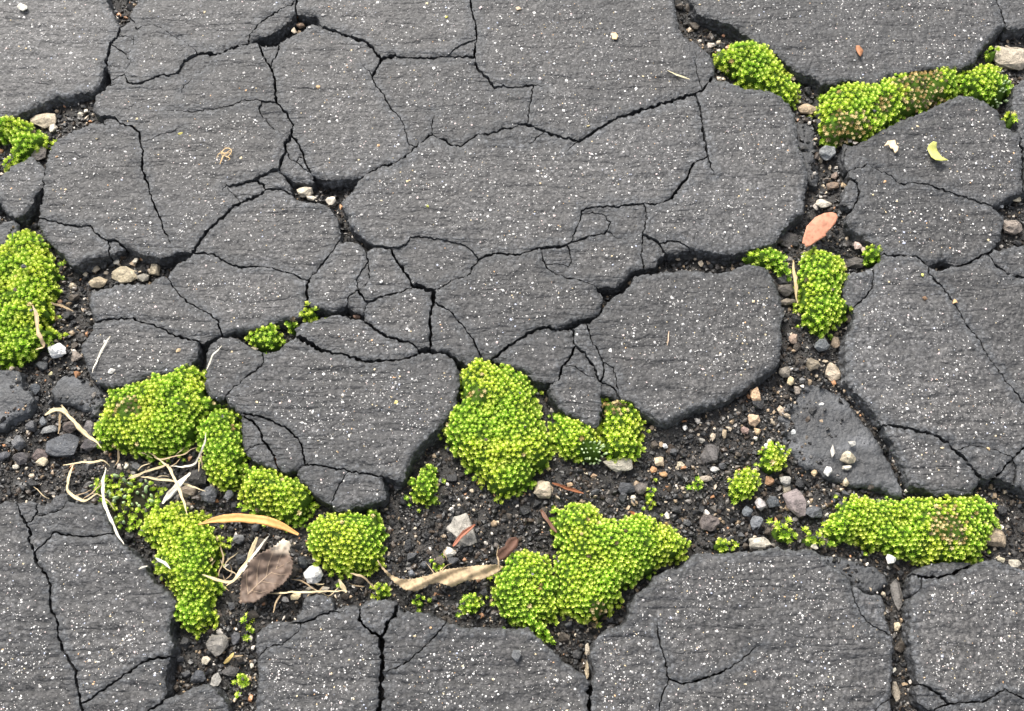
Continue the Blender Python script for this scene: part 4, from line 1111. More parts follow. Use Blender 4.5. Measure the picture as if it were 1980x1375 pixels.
tot = 0
for mi, ((s, h, lab, opt), P) in enumerate(zip(MOSS, MPOLY)):
    h = h * 0.92
    rs = np.random.RandomState(500 + mi)
    big = abs(area(P)) > 2500
    # rough outline
    zmid = 0.5 * h + 0.001
    Pd = []
    for i in range(len(P)):
        a, b = P[i], P[(i + 1) % len(P)]
        m = max(1, int(np.hypot(*(b - a)) / 6)); t = np.arange(m) / m
        Pd.append(a + t[:, None] * (b - a))
    Pd = np.concatenate(Pd)
    ctr = Pd.mean(0)
    Pd = Pd + (np.stack([fbm(Pd[:, 0] / 13, Pd[:, 1] / 13, 3, 2), fbm(Pd[:, 0] / 13, Pd[:, 1] / 13, 8, 2)], 1) - 0.5) * (15 if big else 6)
    G = at(Pd[:, 0], Pd[:, 1], zmid)[:, :2]
    u = float(unit(ctr[1])) * (1 + 0.0)
    sp = 9.2 * u * opt.get('sp', 1.0)
    A, B = G, np.roll(G, -1, 0)
    Rr = max(np.sqrt(abs(area(G)) / math.pi), 0.002)
    def H(Q):
        d, _ = seg_dist(Q, A, B)
        ins = inside(Q, G)
        t = np.clip(np.where(ins, d, 0) / min(Rr * 0.75, 0.011), 0, 1)
        dome = np.sqrt(np.maximum(1 - (1 - t) ** 2, 0))
        lump = (fbm(Q[:, 0] / 0.009, Q[:, 1] / 0.009, 33, 2) - 0.5) * 0.0075 * t
        return 0.0018 + (h - 0.0018) * (0.22 + 0.78 * dome) + lump, d
    # peaty mound
    gi = poisson(G, sp * 0.9, rs)
    if len(gi): dd, _ = seg_dist(gi, A, B); gi = gi[dd > sp * 0.35]
    base_pts = np.concatenate([G, gi]) if len(gi) else G
    n = len(G)
    vc, ve, vf, *_ = delaunay_2d_cdt([Vector(p) for p in base_pts], [(i, (i + 1) % n) for i in range(n)], [], 1, 1e-7)
    V2 = np.array([tuple(v) for v in vc]); T = np.array(vf)
    T = T[inside(V2[T].mean(1), G)]
    z, d = H(V2); z = z - np.where(d < sp * 0.2, 0.0045, 0.0012)
    V = np.column_stack([V2, z])
    tri = V[T]; nz = np.cross(tri[:, 1] - tri[:, 0], tri[:, 2] - tri[:, 0])[:, 2]; T[nz < 0] = T[nz < 0][:, ::-1]
    cnt = {e for t in T.tolist() for e in ((t[0], t[1]), (t[1], t[2]), (t[2], t[0]))}
    be = [e for e in cnt if (e[1], e[0]) not in cnt]
    Vb = V.copy(); Vb[:, 2] = -0.001
    m = len(V); W = []
    for a, b in be: W += [(b, a, a + m), (b, a + m, b + m)]
    c0 = V.mean(0); c0[2] = 0.0
    peat = np.array([0.045, 0.085, 0.010]) * (0.7 + 0.6 * rs.rand(2 * m, 1))
    root = mk('moss_cushion' if big else 'moss_tuft', np.concatenate([V, Vb]), np.concatenate([T, np.array(W)]), M_MOUND, None, peat, smooth=True,
              label=lab, cat='moss', group='moss in the cracks', origin=tuple(c0))
    # shoots
    S = poisson(G, sp, rs)
    if len(S) < 4: S = np.concatenate([S, G[::max(1, len(G) // 5)] * 0.6 + G.mean(0) * 0.4])
    z, d = H(S)
    e = 0.0008
    gx = (H(S + [e, 0])[0] - H(S - [e, 0])[0]) / (2 * e); gy = (H(S + [0, e])[0] - H(S - [0, e])[0]) / (2 * e)
    nrm = np.stack([-np.clip(gx, -1.4, 1.4) * 0.75, -np.clip(gy, -1.4, 1.4) * 0.75, np.ones(len(S))], 1) + (rs.rand(len(S), 3) - 0.5) * np.array([.36, .36, 0])
    if big:
        kp = rs.rand(len(S)) < np.clip(0.45 + d / (2.2 * sp), 0, 1); S, z, nrm, d = S[kp], z[kp], nrm[kp], d[kp]
    pos = np.column_stack([S, z - 0.0012 + (rs.rand(len(S)) ** 2) * 0.0012 - (rs.rand(len(S)) < .12) * 0.0012])
    # the rim: extra shoots down the flanks
    rim = G[::2]
    cen = G.mean(0)
    if big:
        _, k = seg_dist(rim, A, B)
        t = B[k] - A[k]; nn = np.stack([t[:, 1], -t[:, 0]], 1); nn /= np.maximum(np.hypot(*nn.T), 1e-9)[:, None]
        if area(G) < 0: nn = -nn
        for zf in (0.30, 0.62):
            q = rim + (rs.rand(len(rim), 2) - .5) * 0.002 - nn * 0.0012 * zf
            pos = np.concatenate([pos, np.column_stack([q, 0.001 + (h * 0.5) * zf * (0.7 + .6 * rs.rand(len(q)))])])
            nrm = np.concatenate([nrm, np.column_stack([nn * 1.0, np.full(len(q), 0.75)])])
    # stragglers creeping out around the cushion
    ns = max(2, len(G) // (5 if big else 14)); jj = rs.randint(0, len(G), ns)
    out = G[jj] + (G[jj] - cen) / np.maximum(np.hypot(*(G[jj] - cen).T), 1e-6)[:, None] * (0.0005 + 0.0035 * rs.rand(ns, 1)) + (rs.rand(ns, 2) - .5) * 0.002
    pos = np.concatenate([pos, np.column_stack([out, np.maximum(soil_z(out[:, 0], out[:, 1]), 0.001) + h * 0.25 * rs.rand(ns)])])
    nrm = np.concatenate([nrm, np.column_stack([(rs.rand(ns, 2) - .5) * 1.0, np.ones(ns)])])
    size = sp * (0.50 + 0.30 * rs.rand(len(pos)))
    size = size * (0.72 + 0.55 * fbm(pos[:, 0] / 0.006, pos[:, 1] / 0.006, 35, 2))
    gp = pos[:, :2]
    typ = np.zeros(len(pos), int)
    for key, code in (('bare', 3), ('dry', 1), ('pale', 2)):
        for ss, rad in opt.get(key, []):
            c = np.array(parse(ss))[0]; c = at(c[0], c[1], h * 0.9)[:2]
            dd = np.hypot(*(gp - c).T) / (rad * u) + (rs.rand(len(gp)) - .5) * 0.7
            typ[dd < 1] = code
    bare = typ == 3
    typ[bare & (rs.rand(len(typ)) < 0.75)] = 1
    size[typ == 1] *= 0.75
    rare = rs.rand(len(typ)) < 0.008
    typ[rare & (typ == 0)] = 1
    for code, nm, kd, tm in ((0, 'green_shoots', 'green', SHOOTS), (1, 'dry_shoots', 'dry', SHOOTS), (2, 'pale_shoots', 'pale', CLUB)):
        s_ = typ == code
        if s_.sum(): place_shoots(nm, pos[s_], nrm[s_], size[s_], kd, root, rs, tm); tot += s_.sum()
print('shoots', tot)

# silvery moss patch with pale club-like shoots
rs = np.random.RandomState(99)
G = at(SILVER[:, 0], SILVER[:, 1], 0.004)[:, :2]
S = poisson(G, 0.0023, rs); S = S[rs.rand(len(S)) < 0.72]
c0 = np.array([*G.mean(0), 0.0])
ring = np.column_stack([G, np.full(len(G), 0.0015)]); top = np.column_stack([G.mean(0) + (G - G.mean(0)) * .7, np.full(len(G), 0.0032)])
k = len(G); T = []
for i in range(k):
    j = (i + 1) % k
    T += [(i, j, k + j), (i, k + j, k + i), (k + i, k + j, 2 * k)]
root = mk('moss_patch', np.concatenate([ring, top, [[*G.mean(0), 0.0036]]]), np.array(T), M_MOUND, None, np.tile([0.022, 0.022, 0.012], (2 * k + 1, 1)), smooth=True,
          label='sparse silvery green moss patch crossed by straw blades', cat='moss', group='moss in the cracks', origin=tuple(c0))
pos = np.column_stack([S, 0.0028 + 0.0025 * rs.rand(len(S))])
nr = np.column_stack([(rs.rand(len(S), 2) - .5) * 2.2, np.ones(len(S))])
h = rs.rand(len(S)) < 0.42
place_shoots('pale_shoots', pos[h], nr[h], 0.0016 + 0.0011 * rs.rand(h.sum()), 'pale', root, rs, CLUB)
place_shoots('green_shoots', pos[~h], nr[~h], 0.0013 + 0.0006 * rs.rand((~h).sum()), 'green', root, rs, SHOOTS)

# crumbs of grit caught on the larger cushions
TRAP = [(45, 515, 13), (30, 560, 9), (60, 600, 8), (1015, 825, 7), (940, 850, 8), (1005, 760, 7), (1180, 1040, 7), (1225, 1060, 6), (430, 805, 8), (1690, 215, 9), (1880, 1000, 7), (1030, 1110, 7), (345, 780, 7), (1610, 560, 7)]
# ------------------------------------------------------------------ stones
def pebble(x, y, w, h, c, label, group=None, zc=None, ang=0.0, name='stone', cat='stone', seed=None, flat=0.75, jag=0.42, npts=22, on=None):
    rs = np.random.RandomState(int(x * 7 + y * 13) % 100000 if seed is None else seed)
    u = float(unit(y))
    a = w * u / 2; b = h * u / 2 / 0.93
    cc = min(a, b) * flat
    P = rs.randn(npts, 3); P /= np.linalg.norm(P, axis=1)[:, None]
    P *= 1 - jag * rs.rand(npts, 1)
    P = P / np.abs(P).max(0)
    P *= np.array([a, b, cc])
    ca, sa = math.cos(ang), math.sin(ang)
    P[:, :2] = np.column_stack([P[:, 0] * ca - P[:, 1] * sa, P[:, 0] * sa + P[:, 1] * ca])
    bm = bmesh.new()
    for p in P: bm.verts.new(p)
    r = bmesh.ops.convex_hull(bm, input=bm.verts)
    bmesh.ops.delete(bm, geom=[v for v in bm.verts if not v.link_faces], context='VERTS')
    bmesh.ops.bevel(bm, geom=list(bm.edges), offset=min(a, b, cc) * 0.05, segments=1, affect='EDGES')
    if max(w, h) > 26:
        bmesh.ops.triangulate(bm, faces=bm.faces)
        bmesh.ops.subdivide_edges(bm, edges=list(bm.edges), cuts=1, use_grid_fill=True)
        bm.normal_update()
        for v in bm.verts:
            nz_ = float(fbm(np.array([v.co.x / 0.0022 + x]), np.array([v.co.y / 0.0022 + v.co.z / 0.0016 + y]), 5, 3)[0]) - 0.5
            v.co += v.normal * nz_ * min(a, b, cc) * 0.55
    bmesh.ops.triangulate(bm, faces=bm.faces)
    V = np.array([tuple(v.co) for v in bm.verts]); bm.verts.index_update()
    T = np.array([[v.index for v in f.verts] for f in bm.faces]); bm.free()
    if on is not None: z0 = on + cc * 0.72
    else:
        gq = at(x, y, 0.004); z0 = float(soil_z(gq[0], gq[1])) + cc * 0.42 + (zc or 0) * 0.8
    g = at(x, y, z0)
    cl = np.array(c); cl = (cl * 0.82 + cl.mean() * 0.18) * 0.86
    dirt = np.clip(0.25 + 0.75 * (V[:, 2] / cc + 1.0), 0.3, 1)[:, None] if on is None else 1.0      # soil caked on the buried foot
    C = (cl * dirt + np.array([0.02, 0.017, 0.013]) * (1 - dirt)) * (0.75 + 0.5 * fbm(V[:, 0] / 0.0016 + x, V[:, 1] / 0.0016 + y, 3, 2))[:, None]
    return mk(name, V + g, T, M_STONE, None, np.clip(C, 0, .85), label=label, cat=cat, group=group, origin=tuple(g - np.array([0, 0, cc])))

BEIGE = (0.52, 0.42, 0.28); CREAM = (0.68, 0.60, 0.46); WHITE = (0.72, 0.70, 0.66); TAN = (0.45, 0.32, 0.18); PINK = (0.50, 0.34, 0.26)
GREY = (0.13, 0.13, 0.125); LGREY = (0.30, 0.29, 0.28); DARK = (0.045, 0.047, 0.052); BROWN = (0.16, 0.11, 0.075); ORANGE = (0.55, 0.27, 0.10); BLUE = (0.10, 0.115, 0.135)
ST = [
 (85, 232, 56, 36, BEIGE, 'beige rounded stone beside the moss patch with an olive hollow', .004),
 (102, 250, 18, 22, CREAM, 'cream chip at the foot of the beige rounded stone', .003),
 (76, 298, 30, 32, (0.26, 0.22, 0.19), 'brown and white speckled stone at the crack head below moss', .003),
 (156, 222, 13, 12, CREAM, 'small cream pebble in the dark joint corner', .003), (166, 214, 9, 10, CREAM, 'tiny cream pebble above another in the dark joint corner', .004),
 (1955, 112, 76, 60, (0.42, 0.35, 0.25), 'large beige stone with a tiny moss tuft on it', .003),
 (1562, 210, 40, 26, (0.42, 0.30, 0.17), 'tan stone beside the long moss bank', .004),
 (1600, 296, 36, 34, (0.22, 0.23, 0.23), 'smooth grey stone below the long moss bank', .005),
 (1617, 284, 20, 8, BROWN, 'brown flake behind the smooth grey stone', .004),
 (192, 546, 40, 24, (0.42, 0.33, 0.20), 'weathered tan stone end poking out under the slab edge', .003),
 (240, 531, 58, 34, (0.44, 0.36, 0.22), 'long weathered tan stone lying along the slab edge', .003), (276, 537, 26, 18, (0.30, 0.27, 0.21), 'grey-tan crumb at the slab edge between two sandy stones', .003),
 (184, 520, 22, 18, BEIGE, 'beige pebble above the long weathered tan stone', .003), (225, 507, 13, 10, CREAM, 'small cream chip under the dark slab rim', .003),
 (262, 505, 12, 14, CREAM, 'cream chip at the slab overhang beside the long stone', .004), (298, 521, 26, 24, (0.50, 0.41, 0.26), 'sandy stone at the end of the long weathered one', .003),
 (139, 518, 8, 10, WHITE, 'tiny white chip left of the long weathered tan stone', .003), (166, 531, 13, 11, BEIGE, 'beige chip at the tip of the long weathered tan stone', .003),
 (112, 679, 38, 32, (0.74, 0.73, 0.71), 'white speckled pebble at the foot of the big moss cushion', .005),
 (147, 690, 28, 18, (0.30, 0.24, 0.19), 'brownish tan stone next to the white speckled pebble', .004),
 (140, 553, 18, 14, BEIGE, 'dull beige pebble in the black grit beside moss', .002), (139, 645, 15, 12, TAN, 'small tan pebble in crumbs under the slab', .003),
 (590, 369, 36, 30, (0.66, 0.56, 0.40), 'cream cracked stone in the deep joint', .005), (602, 383, 22, 12, CREAM, 'cream splinter touching the cracked cream stone', .006),
 (640, 388, 22, 18, (0.72, 0.62, 0.48), 'pale cream pebble by the crack mouth', .006), (659, 400, 8, 14, ORANGE, 'orange chip stuck at the crack mouth', .006),
 (690, 612, 16, 12, (0.24, 0.14, 0.09), 'rust-brown pebble in the narrow crack', .005), (490, 675, 24, 11, (0.74, 0.60, 0.40), 'cream chip below the small crack moss tuft', .006),
 (124, 862, 72, 44, (0.075, 0.080, 0.090), 'large angular dark slate-coloured stone in the gravel', .005),
 (94, 830, 38, 18, (0.26, 0.26, 0.25), 'light grey long stone behind the angular dark stone', .004), (137, 826, 34, 24, (0.17, 0.13, 0.11), 'brown rounded stone under the bent straw', .004),
 (176, 829, 34, 34, (0.13, 0.115, 0.115), 'purplish grey stone at the moss rim', .004), (173, 860, 40, 32, (0.11, 0.095, 0.095), 'dusky stone in front of the purplish grey one', .003),
 (36, 857, 28, 28, (0.12, 0.12, 0.125), 'grey blocky stone in the gravel heap', .004), (43, 886, 36, 28, (0.085, 0.075, 0.075), 'dark brown stone below the grey blocky one', .003),
 (78, 880, 34, 26, (0.13, 0.095, 0.085), 'reddish brown stone beside the angular dark stone', .003), (80, 893, 26, 18, (0.55, 0.45, 0.28), 'yellowish cream stone below the reddish brown one', .004),
 (62, 824, 24, 22, (0.08, 0.08, 0.085), 'dark chip left of the light grey long stone', .004), (84, 815, 16, 20, (0.13, 0.14, 0.15), 'bluish grey chip behind the light grey long stone', .004),
 (8, 880, 24, 24, (0.10, 0.10, 0.11), 'grey chip at the edge of the gravel heap', .004), (31, 902, 14, 10, CREAM, 'small cream pebble below the dark brown stone', .003),
 (245, 901, 11, 12, (0.70, 0.62, 0.48), 'round cream bead in the grit by the curled straw', .005), (232, 902, 12, 13, (0.48, 0.38, 0.30), 'pinkish bead beside the round cream bead', .005),
 (80, 708, 24, 20, (0.07, 0.075, 0.08), 'dark chip below the white speckled pebble', .004), (68, 752, 24, 24, (0.07, 0.078, 0.088), 'bluish black chip beside the dark lump', .004), (98, 722, 10, 9, (0.62, 0.55, 0.26), 'small yellow crumb beside the dark sloping chunk', .006),
 (382, 923, 38, 34, (0.05, 0.045, 0.042), 'round black stone under the strip of moss', .004), (405, 957, 36, 34, (0.085, 0.088, 0.095), 'charcoal stone below the round black one', .004),
 (442, 958, 20, 20, (0.15, 0.15, 0.16), 'grey pebble next to the charcoal stone', .004), (366, 950, 42, 26, (0.25, 0.19, 0.13), 'tan grey flat stone beneath the crossing straws', .002), (462, 1042, 26, 20, (0.16, 0.16, 0.165), 'grey chip below the curved orange pod', .004),
 (215, 718, 17, 13, (0.62, 0.59, 0.54), 'pale chip lying on top of the slab above the moss dome', 'on'), (45, 15, 24, 18, (0.72, 0.68, 0.56), 'cream lump lying on the slab at the top corner', 'on'),
 (1052, 946, 42, 36, (0.50, 0.40, 0.27), 'smooth tan pebble touching the largest moss cushion', .003), (1197, 898, 64, 30, (0.38, 0.34, 0.26), 'half-buried beige-grey stone below the ragged moss tuft', .004),
 (1148, 920, 15, 11, (0.58, 0.36, 0.20), 'orange-tan chip on the dark grit', .003), (1100, 937, 18, 12, (0.55, 0.34, 0.17), 'orange pebble above the red twig', .003),
 (1274, 892, 20, 20, (0.58, 0.43, 0.26), 'honey-coloured chip among grit', .003), (1263, 908, 14, 14, ORANGE, 'rusty chip below the honey-coloured one', .003), (1283, 918, 18, 12, (0.46, 0.24, 0.08), 'amber chip touching the rusty one', .003),
 (1315, 899, 20, 13, (0.55, 0.46, 0.30), 'sand-coloured chip in the middle of the grit field', .003), (1224, 963, 11, 12, CREAM, 'cream grain on the grit below the half-buried stone', .003),
 (1457, 812, 27, 26, (0.62, 0.41, 0.24), 'bright peach pebble in the gravel joint', .005), (1441, 831, 18, 18, (0.40, 0.25, 0.20), 'pink-brown pebble below the peach one', .004), (1464, 833, 14, 16, (0.58, 0.40, 0.20), 'golden chip below the peach pebble', .004),
 (1378, 844, 13, 20, (0.66, 0.52, 0.36), 'pointed cream chip on the grit', .004), (1400, 838, 11, 20, (0.45, 0.34, 0.20), 'slim tan chip beside the pointed cream one', .004), (1460, 764, 22, 32, (0.60, 0.38, 0.20), 'peach splinter leaning on the slab wall', .005),
 (1325, 828, 12, 12, WHITE, 'round white grain under the slab point', .004), (1286, 863, 12, 10, (0.62, 0.60, 0.57), 'small off-white grain on dark grit', .003), (1357, 852, 13, 12, (0.28, 0.26, 0.22), 'dull grey grain near the pointed cream chip', .003),
 (1375, 880, 42, 46, (0.105, 0.095, 0.09), 'rough brown-grey stone below the pointed cream chip', .002), (1372, 1008, 44, 42, (0.12, 0.095, 0.085), 'flat brown-grey stone below the round moss button', .002), (1447, 990, 26, 24, (0.14, 0.155, 0.17), 'bluish grey chip left of the speckled stone', .005),
 (1463, 1012, 28, 28, (0.15, 0.16, 0.175), 'bluish grey block below another such chip', .005), (1470, 975, 26, 26, (0.50, 0.45, 0.43), 'pale rough chip beside the speckled stone', .005), (1382, 908, 20, 12, (0.45, 0.43, 0.40), 'light grey sliver on the grit rise', .003),
 (1365, 925, 30, 12, (0.42, 0.34, 0.25), 'tan sliver along the grit rise', .003), (1240, 945, 30, 24, (0.13, 0.11, 0.095), 'brown grey stone above the tiny moss sprig', .003), (1212, 945, 36, 24, (0.05, 0.053, 0.06), 'black stone under the half-buried one', .003),
 (1537, 972, 48, 54, (0.24, 0.19, 0.18), 'pinkish grey speckled stone, largest in the gravel joint', .006), (1520, 930, 26, 22, (0.34, 0.32, 0.28), 'pale grey stone above the speckled one', .006), (1520, 946, 20, 18, (0.45, 0.38, 0.26), 'yellowish stone between the pale grey and speckled ones', .004),
 (1574, 990, 38, 24, (0.09, 0.095, 0.105), 'charcoal stone right of the speckled one', .004), (1496, 970, 30, 22, (0.095, 0.105, 0.115), 'slate chip left of the speckled stone', .004), (1487, 930, 22, 20, (0.34, 0.17, 0.07), 'rusty brown stone below the small moss tuft', .005),
 (1601, 911, 19, 22, (0.72, 0.69, 0.64), 'white chip at the rim of the sunken piece', .008), (1640, 905, 24, 10, (0.66, 0.60, 0.48), 'cream sliver at the rim of the sunken piece', .008), (1640, 885, 32, 26, (0.50, 0.42, 0.28), 'crusty beige patch stone on the sunken piece', .008),
 (1648, 857, 17, 15, (0.42, 0.40, 0.36), 'square grey chip set in the sunken piece', .0085), (1610, 872, 10, 26, (0.55, 0.50, 0.42), 'pale splinter set in the sunken piece', .0085), (1535, 836, 12, 13, (0.45, 0.46, 0.46), 'round grey grain at the sunken piece corner', .0085), (1636, 934, 14, 22, (0.55, 0.44, 0.28), 'tan chip fallen below the sunken piece', .006), (1588, 782, 12, 8, WHITE, 'white fleck on the sunken piece', .009), (1575, 916, 14, 16, (0.50, 0.36, 0.18), 'honey chip left of the white rim chip', .006),
 (1724, 1081, 21, 18, (0.76, 0.73, 0.66), 'round white pebble under the long moss cushion', .010), (1610, 721, 30, 46, (0.45, 0.36, 0.25), 'tall beige rough stone against the slab', .004), (1571, 704, 28, 26, (0.26, 0.21, 0.14), 'brown rough stone left of the tall beige one', .003),
 (1528, 736, 16, 20, (0.58, 0.45, 0.24), 'yellow tan pebble at the joint side', .004), (1541, 755, 18, 20, (0.28, 0.23, 0.18), 'dull brown pebble below the yellow tan one', .003), (1517, 718, 24, 24, (0.20, 0.17, 0.13), 'dark tan pebble above the yellow tan one', .003), (1510, 795, 16, 24, (0.48, 0.36, 0.24), 'peach tan stone on the left side of the sunken piece', .004),
 (420, 1245, 46, 44, (0.22, 0.20, 0.17), 'round black and white speckled stone in the lower gap', .004), (398, 1275, 20, 20, (0.58, 0.50, 0.36), 'cream angular chip in the lower gap', .004), (417, 1315, 22, 30, (0.36, 0.34, 0.30), 'light grey upright chip beside the lower slab', .004), (382, 1308, 36, 24, (0.06, 0.065, 0.075), 'bluish black stone in the shade of the slab', .003), (446, 1300, 40, 22, (0.075, 0.07, 0.066), 'dark flat stone in the lower gap', .003), (456, 1235, 22, 24, (0.09, 0.09, 0.10), 'grey black chip right of the speckled stone', .003), (487, 1287, 9, 10, CREAM, 'cream grain by the slab wall in the lower gap', .004),
 (605, 1113, 38, 36, (0.76, 0.74, 0.70), 'bright white angular stone beside the moss ball', .006), (572, 1153, 20, 14, (0.64, 0.50, 0.26), 'yellow tan chip on the slab rim below the brown leaf', .008), (600, 1138, 20, 12, (0.26, 0.22, 0.16), 'brown pebble under the bright white stone', .004), (628, 1140, 18, 12, (0.32, 0.28, 0.22), 'dull tan pebble under the bright white stone, nearer the moss', .004), (582, 1090, 26, 28, (0.05, 0.055, 0.06), 'black chip between brown leaf and moss ball', .004), (795, 1110, 18, 16, (0.16, 0.17, 0.19), 'bluish chip above the dry ribbon leaf', .004), (822, 1092, 22, 16, (0.07, 0.073, 0.08), 'black chip right of the bluish one above the ribbon leaf', .003),
 (1657, 475, 20, 17, (0.58, 0.42, 0.35), 'pink-tan pebble near the small tuft', .005), (1668, 483, 12, 12, (0.60, 0.45, 0.36), 'small pink chip touching the pink-tan pebble', .005), (1592, 394, 34, 18, (0.60, 0.52, 0.40), 'cream knobbly stone above the orange leaf', .005), (1578, 400, 14, 14, (0.55, 0.48, 0.40), 'cream bead at the end of the knobbly stone', .004), (1609, 360, 26, 18, (0.20, 0.13, 0.08), 'chestnut-brown stone in the joint', .004), (1632, 359, 12, 14, (0.52, 0.36, 0.18), 'golden chip next to the chestnut-brown stone', .004),
 (1525, 463, 50, 36, (0.085, 0.075, 0.068), 'dull brown rock left of the orange leaf tip', .003), (1655, 508, 40, 26, (0.105, 0.092, 0.080), 'smooth brown rock below the pink-tan pebble', .003), (1535, 655, 20, 22, (0.38, 0.26, 0.18), 'rusty tan pebble below the upright moss cushion', .004), (1615, 663, 20, 22, (0.34, 0.25, 0.16), 'tan pebble below the upright cushion on the slab side', .004), (1590, 668, 30, 26, (0.14, 0.15, 0.155), 'grey stone between two tan pebbles', .004), (1525, 585, 40, 18, (0.22, 0.18, 0.13), 'flat tan stone at the foot of the stalk', .003), (1520, 560, 34, 26, (0.10, 0.085, 0.07), 'brown stone left of the stalk', .003), (1615, 340, 18, 16, (0.26, 0.18, 0.13), 'reddish pebble below the smooth grey stone', .003),
 (1940, 368, 22, 14, (0.36, 0.32, 0.22), 'tan grey pebble in the right joint', .004), (1965, 385, 20, 14, (0.62, 0.52, 0.34), 'cream pebble in the right joint', .005), (1937, 399, 8, 8, WHITE, 'tiny white grain in the right joint', .004), (1958, 440, 40, 34, (0.26, 0.21, 0.17), 'crusty brown stone in the right joint', .003),
 (895, 1030, 66, 74, (0.34, 0.31, 0.26), 'pale crusted flat stone sunk in the dark soil', .0015), (870, 1068, 28, 20, (0.66, 0.60, 0.50), 'whitish knob at the end of the pale crusted stone', .004),
 (1735, 1150, 24, 60, (0.16, 0.145, 0.13), 'long grey-brown stone wedged in the vertical joint', .003), (1735, 1212, 14, 18, (0.52, 0.42, 0.26), 'beige chip below the wedged grey-brown stone', .003), (1730, 1295, 8, 9, (0.70, 0.66, 0.52), 'round cream bead in the vertical joint', .005), (1733, 1340, 18, 40, (0.34, 0.28, 0.20), 'tan stone low in the vertical joint', .003), (1760, 1318, 8, 8, (0.55, 0.48, 0.40), 'small tan bead in the vertical joint', .004), (1709, 1150, 12, 12, (0.55, 0.45, 0.30), 'beige bead at the top of the vertical joint', .006),
 (1925, 1040, 44, 40, (0.36, 0.27, 0.17), 'brown tan stone at the end of the long moss cushion', .004), (1935, 1082, 16, 14, (0.46, 0.40, 0.26), 'yellowish chip on the slab rim below the brown tan stone', .009), (1962, 1090, 30, 16, (0.42, 0.37, 0.28), 'beige flat chip on the slab rim at the edge', .009), (1470, 1050, 46, 26, (0.46, 0.41, 0.32), 'beige stone on the rim of the lower slab', .007), (1575, 1058, 16, 14, (0.62, 0.56, 0.44), 'cream chip on the lower slab rim', .009),
 (568, 60, 12, 14, (0.62, 0.50, 0.34), 'cream chip in the joint near the top', .006), (580, 50, 22, 14, (0.34, 0.22, 0.13), 'rusty crumb behind the cream chip near the top', .004), (1533, 150, 12, 16, (0.60, 0.46, 0.32), 'peach chip beside the slanting moss band', .005), (1375, 88, 16, 12, (0.66, 0.55, 0.44), 'cream chip at the slab corner above the moss band', .007), (1389, 152, 14, 11, (0.68, 0.56, 0.40), 'pale peach chip below the slab corner', .008), (1390, 98, 10, 8, (0.66, 0.60, 0.50), 'tiny cream chip next to the slab corner', .007), (1399, 69, 8, 7, (0.58, 0.26, 0.12), 'small orange grain in the wide open joint', .003),
 (1310, 500, 14, 9, (0.40, 0.31, 0.20), 'dull tan grain inside the open crack', .003), (1344, 500, 12, 10, (0.56, 0.44, 0.30), 'peach grain inside the open crack', .003), (1356, 510, 14, 14, (0.62, 0.50, 0.34), 'cream grain inside the open crack', .003), (1370, 507, 10, 12, (0.50, 0.36, 0.22), 'orange tan grain inside the open crack', .003),
 (997, 1267, 22, 24, (0.12, 0.125, 0.13), 'grey chip lying on the lower slab', 'on'), (1136, 1255, 10, 22, (0.58, 0.48, 0.34), 'cream splinter at the mouth of the lower crack', .008), (1135, 1295, 8, 36, (0.42, 0.33, 0.20), 'thin tan splinter standing in the lower crack', .005),
]
for (x, y, w, h, c, lab, dz) in ST:
    if dz == 'on': pebble(x, y, w, h, c, lab, on=TOP, flat=0.55)
    else: pebble(x, y, w, h, c, lab, zc=dz - 0.002, flat=0.62 if max(w, h) < 50 else 0.40, npts=20 if max(w, h) < 30 else 34)
for i, (x, y, w) in enumerate(TRAP):
    best = min(range(len(MOSS)), key=lambda j: np.hypot(*(MPOLY[j].mean(0) - (x, y))))
    pebble(x, y, w, w * .8, [DARK, BROWN, GREY][i % 3], ['dark', 'brown', 'grey'][i % 3] + ' crumb caught on the moss: ' + ' '.join(MOSS[best][2].split()[:8]), on=MOSS[best][1] + 0.0012, name='crumb', cat='crumb', npts=12, group='crumbs caught on the moss')
